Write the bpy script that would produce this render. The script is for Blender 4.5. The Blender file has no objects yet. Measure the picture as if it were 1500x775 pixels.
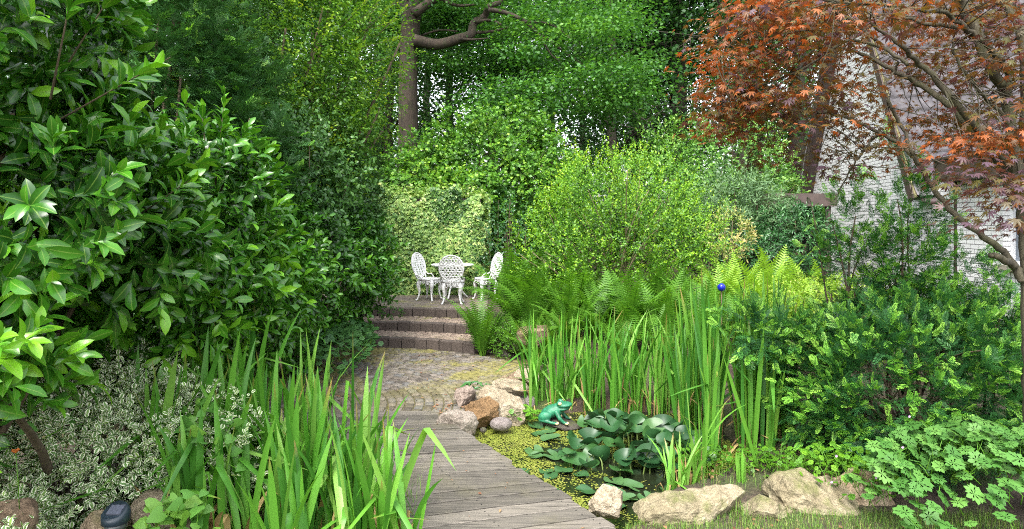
import bpy, bmesh, math, random
import numpy as np
from mathutils import Vector, Matrix, Euler, noise

sc = bpy.context.scene
C = sc.collection
R = math.radians

# ------------------------------------------------------------------ camera, sky, sun, exposure
cam_d = bpy.data.cameras.new("camera")
cam = bpy.data.objects.new("camera", cam_d)
C.objects.link(cam)
cam.location = (0, 0, 1.9)
cam.rotation_euler = (R(90), 0, 0)
cam_d.sensor_width = 36
cam_d.lens = 36 * 900 / 1500
cam_d.shift_y = -62.5 / 1500
cam_d.clip_start = 0.05
cam_d.clip_end = 2000
sc.camera = cam

SUN_EL, SUN_AZ = 56, 203        # azimuth counted from +Y clockwise: high, behind the camera, a little to the left
world = bpy.data.worlds.new("World")
sc.world = world
world.use_nodes = True
wn = world.node_tree
bg = wn.nodes["Background"]
sky = wn.nodes.new("ShaderNodeTexSky")
sky.sky_type = 'NISHITA'
sky.sun_disc = False
sky.sun_elevation = R(SUN_EL)
sky.sun_rotation = R(SUN_AZ)
sky.dust_density = 4.0
sky.air_density = 1.2
hs = wn.nodes.new("ShaderNodeHueSaturation")
hs.inputs["Saturation"].default_value = 0.32
wn.links.new(sky.outputs[0], hs.inputs["Color"])
wn.links.new(hs.outputs[0], bg.inputs["Color"])
bg.inputs["Strength"].default_value = 0.15

sun_d = bpy.data.lights.new("sun", 'SUN')
sun_d.energy = .9
sun_d.angle = R(26)
sun_d.color = (1.0, 0.965, 0.9)
sun = bpy.data.objects.new("sun", sun_d)
C.objects.link(sun)
_az, _el = R(SUN_AZ), R(SUN_EL)
sdir = Vector((math.sin(_az) * math.cos(_el), math.cos(_az) * math.cos(_el), math.sin(_el)))
sun.rotation_euler = sdir.to_track_quat('Z', 'Y').to_euler()

sc.view_settings.view_transform = 'Standard'
sc.view_settings.look = 'None'
sc.view_settings.exposure = 2.27
sc.view_settings.gamma = 1.0
sc.view_settings.use_curve_mapping = False
sc.render.engine = 'CYCLES'
cy = sc.cycles
cy.max_bounces = 8
cy.diffuse_bounces = 6
cy.glossy_bounces = 2
cy.transmission_bounces = 6
cy.caustics_reflective = False
cy.caustics_refractive = False
cy.use_denoising = False        # the fine foliage keeps its edges; the soft light leaves only a little grain
cy.filter_width = 1.05

# ------------------------------------------------------------------ helpers
H = 1.9
def P(px, py, Y):
    return np.array([(px - 750) / 900 * Y, Y, H - (py - 325) / 900 * Y])
def S(t, a, b):
    t = np.clip((np.asarray(t, float) - a) / (b - a), 0, 1)
    return t * t * (3 - 2 * t)
def nrm(a):
    return a / np.maximum(np.linalg.norm(a, axis=-1, keepdims=True), 1e-9)
def rand_dirs(rng, n):
    return nrm(rng.normal(size=(n, 3)))
UP = np.array([0, 0, 1.0])

_lr = np.random.default_rng(5)
_LK = _lr.normal(size=(7, 3)); _LP = _lr.uniform(0, 6.28, 7)
def lump(p, f=1.0):
    """smooth pseudo noise about -1..1"""
    return np.sin(p @ (_LK.T * f) + _LP).mean(-1) * 1.7

class MB:
    def __init__(self):
        self.V, self.L, self.S, self.M, self.v, self.e, self.n = [], [], [], [], [], [], 0
    def add(self, verts, faces, v=0.5, e=0.0, mat=0):
        """faces: list of index tuples, or an (m,k) array"""
        verts = np.asarray(verts, float).reshape(-1, 3)
        if isinstance(faces, np.ndarray):
            loops = faces.ravel(); sizes = np.full(len(faces), faces.shape[1])
        else:
            loops = np.array([i for f in faces for i in f]); sizes = np.array([len(f) for f in faces])
        return self.raw(verts, loops, sizes, v, e, mat)
    def raw(self, verts, loops, sizes, v, e, mat):
        n = len(verts)
        self.V.append(verts); self.L.append(loops + self.n); self.S.append(sizes)
        self.M.append(np.full(len(sizes), mat))
        self.v.append(np.broadcast_to(np.asarray(v, float), (n,)))
        self.e.append(np.broadcast_to(np.asarray(e, float), (n,)))
        self.n += n
        return self
    def scatter(self, T, pos, ax, nr, size, v, mat=0):
        TV, TF, Te = T
        N, k = len(pos), len(TV)
        if N == 0: return self
        y = nrm(ax); x = nrm(np.cross(y, nr)); z = np.cross(x, y)
        size = np.asarray(size, float)
        if size.ndim == 0: size = np.full(N, float(size))
        sx = size[:, 0] if size.ndim == 2 else size
        sy = size[:, 1] if size.ndim == 2 else size
        W = (pos[:, None, :] + TV[None, :, 0:1] * (x * sx[:, None])[:, None, :]
             + TV[None, :, 1:2] * (y * sy[:, None])[:, None, :] + TV[None, :, 2:3] * (z * sy[:, None])[:, None, :])
        lf = np.array([i for f in TF for i in f]); sz = np.array([len(f) for f in TF])
        loops = (lf[None] + (np.arange(N) * k)[:, None]).ravel()
        vv = np.repeat(np.broadcast_to(np.asarray(v, float), (N,)), k)
        return self.raw(W.reshape(-1, 3), loops, np.tile(sz, N), vv, np.tile(Te, N), mat)
    def tube(self, pts, rad, seg=7, v=0.5, cap=True, mat=0):
        pts = np.asarray(pts, float); n = len(pts)
        rad = np.broadcast_to(np.asarray(rad, float), (n,))
        t = nrm(np.gradient(pts, axis=0))
        ref = np.array([0.31, 0.17, 0.93]) if abs(t[0] @ np.array([0.31, 0.17, 0.93])) < .9 else np.array([1.0, 0, 0])
        ring = []
        a = np.linspace(0, 2 * np.pi, seg, endpoint=False)
        for i in range(n):
            u = nrm(ref - t[i] * (ref @ t[i])); w = np.cross(t[i], u); ref = u
            ring.append(pts[i] + rad[i] * (np.cos(a)[:, None] * u + np.sin(a)[:, None] * w))
        V = np.concatenate(ring)
        F = []
        for i in range(n - 1):
            for j in range(seg):
                j2 = (j + 1) % seg
                F.append((i * seg + j, i * seg + j2, (i + 1) * seg + j2, (i + 1) * seg + j))
        if cap:
            F.append(tuple(range(seg))[::-1]); F.append(tuple((n - 1) * seg + j for j in range(seg)))
        return self.add(V, F, v, 0.0, mat)
    def box(self, lo, hi, v=0.5, mat=0, rot=None, org=(0, 0, 0)):
        (a, b, c), (d, e, f) = lo, hi
        V = np.array([(a, b, c), (d, b, c), (d, e, c), (a, e, c), (a, b, f), (d, b, f), (d, e, f), (a, e, f)], float)
        if rot is not None: V = V @ np.asarray(rot).T
        V = V + np.asarray(org)
        return self.add(V, [(3, 2, 1, 0), (4, 5, 6, 7), (0, 1, 5, 4), (1, 2, 6, 5), (2, 3, 7, 6), (3, 0, 4, 7)], v, 0.0, mat)
    def mesh(self, name, mats, smooth=True):
        me = bpy.data.meshes.new(name)
        V = np.concatenate(self.V); L = np.concatenate(self.L).astype(np.int32); Sz = np.concatenate(self.S)
        me.vertices.add(len(V)); me.vertices.foreach_set('co', V.astype(np.float32).ravel())
        me.loops.add(len(L)); me.loops.foreach_set('vertex_index', L)
        me.polygons.add(len(Sz))
        st = np.concatenate([[0], np.cumsum(Sz)[:-1]]).astype(np.int32)
        me.polygons.foreach_set('loop_start', st)
        me.polygons.foreach_set('material_index', np.concatenate(self.M).astype(np.int32))
        for nm, arr in (('v', self.v), ('e', self.e)):
            at = me.attributes.new(nm, 'FLOAT', 'POINT')
            at.data.foreach_set('value', np.concatenate(arr).astype(np.float32))
        for m in (mats if isinstance(mats, (list, tuple)) else [mats]): me.materials.append(m)
        me.update(calc_edges=True)
        if not smooth: me.shade_flat()
        return me
    def build(self, name, mats, parent=None, smooth=True):
        o = bpy.data.objects.new(name, self.mesh(name, mats, smooth))
        C.objects.link(o)
        if parent is not None: o.parent = parent
        return o

def tag(o, label=None, cat=None, group=None, kind=None):
    if label: o['label'] = label
    if cat: o['category'] = cat
    if group: o['group'] = group
    if kind: o['kind'] = kind
    return o
def thing(name, label, cat, loc=(0, 0, 0), group=None, rz=0.0):
    o = bpy.data.objects.new(name, None); C.objects.link(o)
    o.location = tuple(float(c) for c in loc); o.rotation_euler = (0, 0, rz); o.empty_display_size = .1
    return tag(o, label, cat, group)
def copy_tree(o, parent=None):
    c = o.copy(); C.objects.link(c)
    if parent is not None: c.parent = parent
    for ch in o.children: copy_tree(ch, c)
    return c

# ------------------------------------------------------------------ materials
def new_mat(name):
    m = bpy.data.materials.new(name); m.use_nodes = True
    nt = m.node_tree
    return m, nt, nt.nodes["Principled BSDF"], nt.nodes["Material Output"]
def ramp(nt, stops, fac):
    r = nt.nodes.new("ShaderNodeValToRGB")
    el = r.color_ramp.elements
    while len(el) < len(stops): el.new(0.5)
    for e, (p, c) in zip(el, stops):
        e.position = p; e.color = (*c, 1)
    if fac is not None: nt.links.new(fac, r.inputs[0])
    return r
def attr(nt, name):
    a = nt.nodes.new("ShaderNodeAttribute"); a.attribute_name = name
    return a.outputs["Fac"]
def mix(nt, a, b, f, mode='MIX'):
    m = nt.nodes.new("ShaderNodeMix"); m.data_type = 'RGBA'; m.blend_type = mode
    for s, val in ((m.inputs["Factor"], f), (m.inputs["A"], a), (m.inputs["B"], b)):
        if hasattr(val, 'is_output'): nt.links.new(val, s)
        else:
            s.default_value = val if not isinstance(val, (tuple, list)) else (*val, 1)
    return m.outputs["Result"]
def noise_tex(nt, scale, detail=4, rough=.55, vec=None, dist=0.0):
    n = nt.nodes.new("ShaderNodeTexNoise")
    n.inputs["Scale"].default_value = scale; n.inputs["Detail"].default_value = detail
    n.inputs["Roughness"].default_value = rough; n.inputs["Distortion"].default_value = dist
    if vec is not None: nt.links.new(vec, n.inputs["Vector"])
    return n.outputs["Fac"]
def coord(nt, which="Object", scale=None, rot=None):
    tc = nt.nodes.new("ShaderNodeTexCoord")
    o = tc.outputs[which]
    if scale or rot:
        mp = nt.nodes.new("ShaderNodeMapping")
        if scale: mp.inputs["Scale"].default_value = scale
        if rot: mp.inputs["Rotation"].default_value = rot
        nt.links.new(o, mp.inputs[0]); o = mp.outputs[0]
    return o
def bump(nt, bsdf, h, strength=.4, dist=.02):
    b = nt.nodes.new("ShaderNodeBump")
    b.inputs["Strength"].default_value = strength; b.inputs["Distance"].default_value = dist
    nt.links.new(h, b.inputs["Height"]); nt.links.new(b.outputs[0], bsdf.inputs["Normal"])

GAIN = {'creeper_leaf': (2.2, 1.55, 1.3), 'pale_ivy_leaf': (1.35, 1.3, 1.25), 'deep_iris_blade': (1.25, 1.15, 1), 'oak_leaf': (2.2, 1.85, 1.35), 'woodland_leaf': (2.3, 2.0, 1.45), 'lime_fern_leaf': (.8, .9, 1.0), 'light_tree_leaf': (1.9, 1.5, 1.2), 'dull_shrub_leaf': (1.7, 1.4, 1.2),
        'dark_yew_needle': (4.2, 3.0, 2.0), 'laurel_leaf': (1.3, 1.4, .9), 'laurel_leaf_dark': (1.35, 1.45, .9), 'viburnum_leaf': (1.4, 1.2, 1.0), 'rhododendron_leaf': (1.7, 1.5, 1.4), 'yew_needle': (1.35, 1.5, 1.45), 'iris_blade': (.88, .96, 1.25), 'geranium_leaf': (.8, .8, .8),
        'maple_leaf': (1.0, 1.05, 1.0), 'duckweed_leaf': (.62, .58, .8), 'lily_pad_leaf': (1.05, .88, .85), 'floating_pad_leaf': (.8, .8, .8), 'fern_leaf': (1.25, 1.08, .9), 'bright_shrub_leaf': (1.3, 1.2, 1)}
def leaf_mat(name, stops, rough=.45, trans=.3, spec=.4, edge=None, edge_at=(.45, .75), tip=None, mid=None, tint=(1.25, 1.25, .6)):
    """leaf: colour runs over the stops by a random value per leaf; edge colours the margin, tip the tip"""
    m, nt, b, out = new_mat(name)
    g = GAIN.get(name, (1, 1, 1))
    stops = [tuple(min(.9, c * k) for c, k in zip(s, g)) for s in stops]
    st = [(i / (len(stops) - 1), c) for i, c in enumerate(stops)]
    col = ramp(nt, st, attr(nt, 'v')).outputs[0]
    if mid is not None:
        col = mix(nt, mid, col, ramp(nt, [(.03, (.35,) * 3), (.13, (1, 1, 1))], attr(nt, 'e')).outputs[0])
    if tip is not None:
        col = mix(nt, col, tip, ramp(nt, [(.35, (0, 0, 0)), (1, (.9, .9, .9))], attr(nt, 'e')).outputs[0])
    if edge is not None:
        n = noise_tex(nt, 90, 2, vec=coord(nt))
        f = nt.nodes.new("ShaderNodeMath"); f.operation = 'MULTIPLY_ADD'
        nt.links.new(n, f.inputs[0]); f.inputs[1].default_value = .5
        nt.links.new(attr(nt, 'e'), f.inputs[2])
        col = mix(nt, col, edge, ramp(nt, [(min(edge_at[0] + .25, 1), (0, 0, 0)), (min(edge_at[1] + .25, 1), (1, 1, 1))], f.outputs[0]).outputs[0])
    nt.links.new(col, b.inputs["Base Color"])
    b.inputs["Roughness"].default_value = rough
    b.inputs["Specular IOR Level"].default_value = spec
    if trans > 0:
        tr = nt.nodes.new("ShaderNodeBsdfTranslucent")
        nt.links.new(mix(nt, col, tint, 1.0, 'MULTIPLY'), tr.inputs[0])
        mx = nt.nodes.new("ShaderNodeMixShader"); mx.inputs[0].default_value = trans
        nt.links.new(b.outputs[0], mx.inputs[1]); nt.links.new(tr.outputs[0], mx.inputs[2])
        nt.links.new(mx.outputs[0], out.inputs[0])
    return m

def bark_mat(name, c1, c2, scale=18, moss=None):
    m, nt, b, _ = new_mat(name)
    v = coord(nt, scale=(1, 1, .22))
    n = noise_tex(nt, scale, 6, .65, v, .6)
    col = ramp(nt, [(.3, c1), (.7, c2)], n).outputs[0]
    if moss:
        col = mix(nt, col, moss, ramp(nt, [(.5, (0, 0, 0)), (.68, (.8, .8, .8))], noise_tex(nt, 5, 4, .6, coord(nt))).outputs[0])
    nt.links.new(col, b.inputs["Base Color"]); b.inputs["Roughness"].default_value = .9
    bump(nt, b, n, .8, .02)
    return m
def plain_mat(name, col, rough=.5, metal=0.0, var=.25, scale=20, bmp=.15, spec=.5):
    m, nt, b, _ = new_mat(name)
    n = noise_tex(nt, scale, 5, .6, coord(nt))
    lo = tuple(c * (1 - var) for c in col); hi = tuple(min(1, c * (1 + var)) for c in col)
    nt.links.new(ramp(nt, [(.3, lo), (.7, hi)], n).outputs[0], b.inputs["Base Color"])
    b.inputs["Roughness"].default_value = rough; b.inputs["Metallic"].default_value = metal
    b.inputs["Specular IOR Level"].default_value = spec
    if bmp: bump(nt, b, n, bmp, .01)
    return m
def rock_mat(name, c1, c2, c3, scale=6, moss=0.0):
    m, nt, b, _ = new_mat(name)
    v = coord(nt)
    n1 = noise_tex(nt, scale, 8, .62, v, .4)
    n2 = noise_tex(nt, scale * 6, 6, .7, v)
    n3 = noise_tex(nt, scale * 22, 3, .6, v)
    col = ramp(nt, [(.28, c1), (.5, c2), (.74, c3)], n1).outputs[0]
    col = mix(nt, col, ramp(nt, [(.3, (.3, .27, .24)), (.62, (1, 1, 1))], n2).outputs[0], .65, 'MULTIPLY')
    col = mix(nt, col, ramp(nt, [(.38, (.35, .33, .3)), (.5, (1, 1, 1))], n3).outputs[0], .45, 'MULTIPLY')
    if moss:
        col = mix(nt, col, (.09, .11, .025), ramp(nt, [(.52, (0, 0, 0)), (.66, (moss,) * 3)], noise_tex(nt, 4, 5, .7, coord(nt, rot=(1, 2, 0)))).outputs[0])
    nt.links.new(col, b.inputs["Base Color"]); b.inputs["Roughness"].default_value = .92
    b.inputs["Specular IOR Level"].default_value = .25
    a = nt.nodes.new("ShaderNodeMath"); a.operation = 'MULTIPLY_ADD'
    nt.links.new(n3, a.inputs[0]); a.inputs[1].default_value = .35; nt.links.new(n2, a.inputs[2])
    bump(nt, b, a.outputs[0], .9, .02)
    return m

M = {}
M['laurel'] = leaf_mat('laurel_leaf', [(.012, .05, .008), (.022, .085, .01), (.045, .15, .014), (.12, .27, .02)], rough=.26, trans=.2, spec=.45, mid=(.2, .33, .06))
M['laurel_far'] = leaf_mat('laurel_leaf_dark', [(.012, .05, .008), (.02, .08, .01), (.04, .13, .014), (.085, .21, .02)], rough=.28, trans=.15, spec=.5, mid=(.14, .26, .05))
M['yew_dark'] = leaf_mat('dark_yew_needle', [(.008, .032, .014), (.016, .06, .022), (.03, .1, .03)], rough=.5, trans=.1, tip=(.05, .16, .05))
M['yew'] = leaf_mat('yew_needle', [(.016, .06, .02), (.025, .085, .025), (.04, .13, .028), (.06, .17, .03)], rough=.42, trans=.15)
M['yew_tip'] = leaf_mat('yew_tip_needle', [(.1, .3, .03), (.19, .45, .05), (.3, .56, .08)], rough=.45, trans=.25)
M['thuja'] = leaf_mat('thuja_scale', [(.015, .05, .012), (.03, .09, .018), (.05, .12, .02)], rough=.6, trans=.1)
M['light_tree'] = leaf_mat('light_tree_leaf', [(.02, .07, .014), (.04, .125, .018), (.085, .2, .022), (.2, .32, .03)], rough=.42, trans=.35)
M['dull_shrub'] = leaf_mat('dull_shrub_leaf', [(.014, .05, .016), (.025, .085, .022), (.04, .12, .03), (.06, .16, .04)], rough=.38, trans=.2)
M['ivy_pale'] = leaf_mat('pale_ivy_leaf', [(.05, .13, .022), (.12, .23, .045), (.21, .33, .08), (.36, .43, .15)], rough=.4, trans=.25)
M['ivy_green'] = leaf_mat('green_ivy_leaf', [(.03, .1, .015), (.055, .16, .02), (.1, .23, .03)], rough=.4, trans=.25)
M['creeper'] = leaf_mat('creeper_leaf', [(.018, .08, .012), (.035, .14, .018), (.06, .2, .022), (.12, .28, .035)], rough=.4, trans=.3)
M['oak'] = leaf_mat('oak_leaf', [(.012, .05, .014), (.02, .08, .018), (.035, .115, .022), (.06, .16, .03)], rough=.5, trans=.35)
M['wood_leaf'] = leaf_mat('woodland_leaf', [(.014, .05, .02), (.022, .075, .025), (.04, .11, .035), (.06, .15, .045)], rough=.5, trans=.35)
M['bright_shrub'] = leaf_mat('bright_shrub_leaf', [(.03, .1, .012), (.07, .19, .015), (.14, .31, .02), (.26, .42, .03)], rough=.4, trans=.35)
M['viburnum'] = leaf_mat('viburnum_leaf', [(.03, .11, .02), (.06, .18, .03), (.11, .26, .05), (.2, .36, .1)], rough=.45, trans=.3)
M['buddleia'] = leaf_mat('grey_green_leaf', [(.06, .13, .05), (.1, .19, .075), (.17, .27, .12)], rough=.6, trans=.25)
M['rhodo'] = leaf_mat('rhododendron_leaf', [(.01, .04, .012), (.018, .07, .02), (.035, .11, .03)], rough=.3, trans=.1)
M['pieris'] = leaf_mat('pieris_leaf', [(.16, .27, .05), (.3, .33, .08), (.45, .34, .16)], rough=.4, trans=.25)
M['lime'] = leaf_mat('lime_leaf', [(.1, .2, .02), (.2, .32, .03), (.36, .45, .05)], rough=.45, trans=.3)
M['fern'] = leaf_mat('fern_leaf', [(.03, .12, .012), (.06, .19, .018), (.1, .26, .025)], rough=.5, trans=.4)
M['fern_lime'] = leaf_mat('lime_fern_leaf', [(.16, .3, .02), (.26, .42, .03), (.36, .5, .05)], rough=.5, trans=.4)
M['iris'] = leaf_mat('iris_blade', [(.05, .17, .015), (.09, .26, .02), (.15, .36, .03), (.24, .42, .06)], rough=.42, trans=.35, tip=(.3, .2, .07))
M['iris_deep'] = leaf_mat('deep_iris_blade', [(.025, .11, .018), (.045, .17, .022), (.08, .24, .03), (.13, .3, .04)], rough=.42, trans=.3, tip=(.3, .2, .07))
M['straw'] = leaf_mat('dry_blade', [(.28, .2, .08), (.4, .3, .12), (.22, .12, .05)], rough=.8, trans=.2)
M['maple'] = leaf_mat('maple_leaf', [(.1, .058, .085), (.1, .048, .05), (.1, .095, .025), (.13, .07, .028), (.2, .075, .028), (.33, .1, .03)], rough=.42, trans=.42, tint=(1.5, .9, .5))
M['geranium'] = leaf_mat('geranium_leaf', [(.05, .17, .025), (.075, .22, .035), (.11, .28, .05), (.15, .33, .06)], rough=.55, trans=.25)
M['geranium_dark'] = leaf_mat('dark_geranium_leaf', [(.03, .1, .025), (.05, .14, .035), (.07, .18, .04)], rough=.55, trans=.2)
M['euonymus'] = leaf_mat('variegated_leaf', [(.1, .2, .06), (.14, .26, .07), (.22, .36, .06)], rough=.5, trans=.15, spec=.25, edge=(.8, .82, .62), edge_at=(.44, .62))
M['bindweed'] = leaf_mat('heart_leaf', [(.06, .18, .03), (.1, .26, .04), (.18, .36, .05)], rough=.5, trans=.3)
M['grass'] = leaf_mat('grass_blade', [(.05, .14, .015), (.09, .22, .02), (.16, .3, .04), (.3, .3, .1)], rough=.5, trans=.3)
M['cover'] = leaf_mat('ground_cover_leaf', [(.05, .15, .012), (.09, .24, .015), (.15, .33, .02)], rough=.4, trans=.25)
M['lily'] = leaf_mat('lily_pad_leaf', [(.012, .055, .018), (.02, .085, .025), (.035, .12, .03), (.08, .17, .03)], rough=.42, trans=.12, spec=.45)
M['lily_flat'] = leaf_mat('floating_pad_leaf', [(.03, .09, .03), (.045, .12, .04), (.07, .15, .05)], rough=.3, trans=0, spec=.5)
M['duckweed'] = leaf_mat('duckweed_leaf', [(.18, .27, .025), (.3, .38, .04), (.42, .46, .07)], rough=.5, trans=.1)
M['dead'] = leaf_mat('dead_leaf', [(.12, .05, .025), (.2, .1, .05), (.3, .18, .09)], rough=.8, trans=.1)
M['stalk'] = plain_mat('lily_stalk', (.1, .15, .03), .5)
M['bark_oak'] = bark_mat('oak_bark', (.014, .01, .007), (.06, .042, .028), 14, moss=(.03, .035, .012))
M['bark_wood'] = bark_mat('woodland_bark', (.02, .017, .013), (.075, .06, .045), 10, moss=(.03, .045, .015))
M['bark_maple'] = bark_mat('maple_bark', (.03, .026, .016), (.085, .074, .045), 25, moss=(.06, .065, .022))
M['twig'] = bark_mat('brown_twig', (.05, .035, .02), (.13, .1, .06), 30)
M['twig_pale'] = bark_mat('pale_twig', (.12, .1, .05), (.25, .2, .12), 30)
M['twig_red'] = bark_mat('maple_twig', (.06, .035, .025), (.14, .1, .06), 30)
M['white_iron'] = plain_mat('white_painted_iron', (.64, .64, .63), .5, var=.22, scale=30, bmp=.1)
M['brown_wood'] = plain_mat('brown_painted_board', (.058, .04, .034), .5, var=.25, scale=8)
M['pipe'] = plain_mat('brown_pipe', (.075, .045, .045), .4, var=.15)
M['pvc'] = plain_mat('white_window_frame', (.75, .76, .78), .35, var=.05)
M['sill'] = plain_mat('stone_sill', (.3, .27, .22), .8)
M['cream'] = plain_mat('cream_verge', (.34, .3, .15), .7, var=.2)
M['dark'] = plain_mat('dark_interior', (.012, .011, .01), .9)
M['soil'] = plain_mat('soil', (.05, .035, .022), .95, var=.5)

# ------------------------------------------------------------------ leaf templates  (leaf along +Y, upper side +Z)
def ovate(width, ts=(0, .18, .42, .7, .9, 1), pk=.45, fold=.12, curl=.18, stalk=0.0):
    V, e = [], []
    for t in ts:
        w = 0.5 * width * (math.sin(math.pi * t ** (math.log(.5) / math.log(pk)))) ** .85 if 0 < t < 1 else 0.0
        z = -curl * t * t + .06 * math.sin(t * 3)
        for s in (-1, 0, 1):
            V.append((s * w, stalk + t * (1 - stalk), z + fold * abs(s) * w / (.5 * width) * .5)); e.append(abs(s))
    F = []
    for i in range(len(ts) - 1):
        a = i * 3
        for s in (0, 1):
            q = (a + s, a + s + 1, a + s + 4, a + s + 3)
            F.append(q)
    # drop the doubled points at base and tip
    V = np.array(V); e = np.array(e, float)
    F2 = []
    last = (len(ts) - 1) * 3
    remap = {0: 1, 2: 1, last: last + 1, last + 2: last + 1}
    for f in F:
        g = []
        for i in f:
            i = remap.get(i, i)
            if i not in g: g.append(i)
        F2.append(tuple(g))
    return V, F2, e
def rhomb(width=.5, bend=.12):
    V = np.array([(0, 0, 0), (-.5 * width, .45, .07), (0, 1, -bend), (.5 * width, .45, .07), (0, .5, -.02)])
    return V, [(0, 3, 4), (3, 2, 4), (2, 1, 4), (1, 0, 4)], np.array([0, 1, .6, 1, 0])
def rhomb2(width=.5, bend=.12):
    V = np.array([(0, 0, 0), (-.5 * width, .42, .07), (0, 1, -bend), (.5 * width, .42, .07)])
    return V, [(0, 3, 2), (0, 2, 1)], np.array([0, 1, .5, 1])
def palmate(lobes, w=.2, valley=.35, droop=.25, centre=(0, .0)):
    """lobes: list of (angle deg from +Y, length)"""
    out, e = [], []
    lobes = sorted(lobes)
    for i, (a, l) in enumerate(lobes):
        d = np.array([math.sin(R(a)), math.cos(R(a))]); n = np.array([d[1], -d[0]])
        out += [d * l * .52 - n * l * w, d * l, d * l * .52 + n * l * w]; e += [.5, 1, .5]
        if i + 1 < len(lobes):
            a2, l2 = lobes[i + 1]; am = R((a + a2) / 2)
            out.append(np.array([math.sin(am), math.cos(am)]) * valley * (l + l2) / 2); e.append(.35)
    V = [(centre[0], centre[1], 0.02)] + [(x, y, -droop * (x * x + y * y)) for x, y in out]
    F = [(0, i + 1, i) for i in range(1, len(V) - 1)]
    return np.array(V), F, np.array([0] + e, float)
T_LAUREL = ovate(.41, ts=(0, .14, .36, .66, .88, 1), pk=.56, fold=.12, curl=.2)
T_LONG = ovate(.3, ts=(0, .3, .65, 1), pk=.5)
T_SMALL = ovate(.55, ts=(0, .35, .7, 1), pk=.45, curl=.15)
T_EUO = ovate(.68, ts=(0, .22, .5, .8, 1), pk=.5, fold=.04, curl=.12)
T_R = rhomb(.6)
T_R2 = rhomb2(.55)
T_R2W = rhomb2(.85)
T_MAPLE = palmate([(-118, .42), (-75, .7), (-36, .92), (0, 1.0), (36, .92), (75, .7), (118, .42)], w=.13, valley=.3, droop=.3)
T_GER = palmate([(-150, .72), (-105, .86), (-55, .95), (0, 1.0), (55, .95), (105, .86), (150, .72)], w=.4, valley=.9, droop=.06, centre=(0, .3))
T_IVY = palmate([(-110, .55), (-50, .8), (0, 1.0), (50, .8), (110, .55)], w=.3, valley=.55, droop=.2)
T_HEART = (lambda: (np.array([(0, .12, .05), (0, 0.05, 0), (.28, -.08, -.02), (.44, .15, -.06), (.36, .5, -.05), (0, 1, -.2), (-.36, .5, -.05), (-.44, .15, -.06), (-.28, -.08, -.02)]),
                    [(0, i, i + 1) for i in range(1, 8)] + [(0, 8, 1)], np.array([0, 0, 1, 1, 1, 1, 1, 1, 1.])))()
def sprig(pairs=11, nl=.24, w=.05, ang=62):
    V, F, e = [], [], []
    for i in range(pairs):
        t = (i + .6) / pairs
        l = nl * (1.0 - .55 * t ** 3)
        for s in (-1, 1):
            a = R(ang - 30 * t)
            d = np.array([s * math.sin(a), math.cos(a)])
            n = np.array([-d[1], d[0]])
            b = np.array([0, t * .9]); k = len(V)
            z0 = .03 * ((i % 3) - 1)
            for q, zz in ((b - n * w * .35, 0), (b + d * l * .6 - n * w * .5, .05 + z0), (b + d * l, .03 + z0), (b + d * l * .6 + n * w * .5, .05 + z0)):
                V.append((q[0], q[1], zz)); e.append(t)
            F.append((k, k + 1, k + 2, k + 3) if s < 0 else (k, k + 1, k + 2, k + 3))
    k = len(V)
    V += [(-.012, 0, 0), (.012, 0, 0), (0, 1, 0)]; e += [0, 0, 1]; F.append((k, k + 1, k + 2))
    return np.array(V, float), F, np.array(e, float)
T_SPRIG = sprig(10, .28, .06)
T_TIP = sprig(7, .34, .1, 55)
T_SPRIG_FAR = sprig(7, .3, .09)

# ------------------------------------------------------------------ plants
CAMP = np.array([0, 0, 1.9])
def shell(rng, ells, dens, depth=.22, lumpy=.16, lf=2.2, zmin=.02, back=.3, inner=.9):
    """points and outward directions near the surface of a union of ellipsoids"""
    PP, DD = [], []
    for c, r in ells:
        c, r = np.array(c, float), np.array(r, float)
        area = 4 * math.pi * ((((r[0] * r[1]) ** 1.6 + (r[0] * r[2]) ** 1.6 + (r[1] * r[2]) ** 1.6) / 3) ** (1 / 1.6))
        n = int(area * dens)
        d = rand_dirs(rng, n)
        rr = (1 + lumpy * lump(d * 2.0 + c, lf)) * (1 - depth * rng.random(n) ** 2)
        p = c + d * r * rr[:, None]
        nn = nrm(d / r)
        k = p[:, 2] > zmin
        for c2, r2 in ells:
            if c2 is c or (np.allclose(c, c2) and np.allclose(r, r2)): continue
            k &= (((p - np.array(c2)) / (np.array(r2) * inner * .85)) ** 2).sum(1) > 1
        f = (nn * nrm(CAMP - p)).sum(1)
        k &= (f > -.25) | (rng.random(n) < back)
        PP.append(p[k]); DD.append(nn[k])
    return np.concatenate(PP), np.concatenate(DD)

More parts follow.
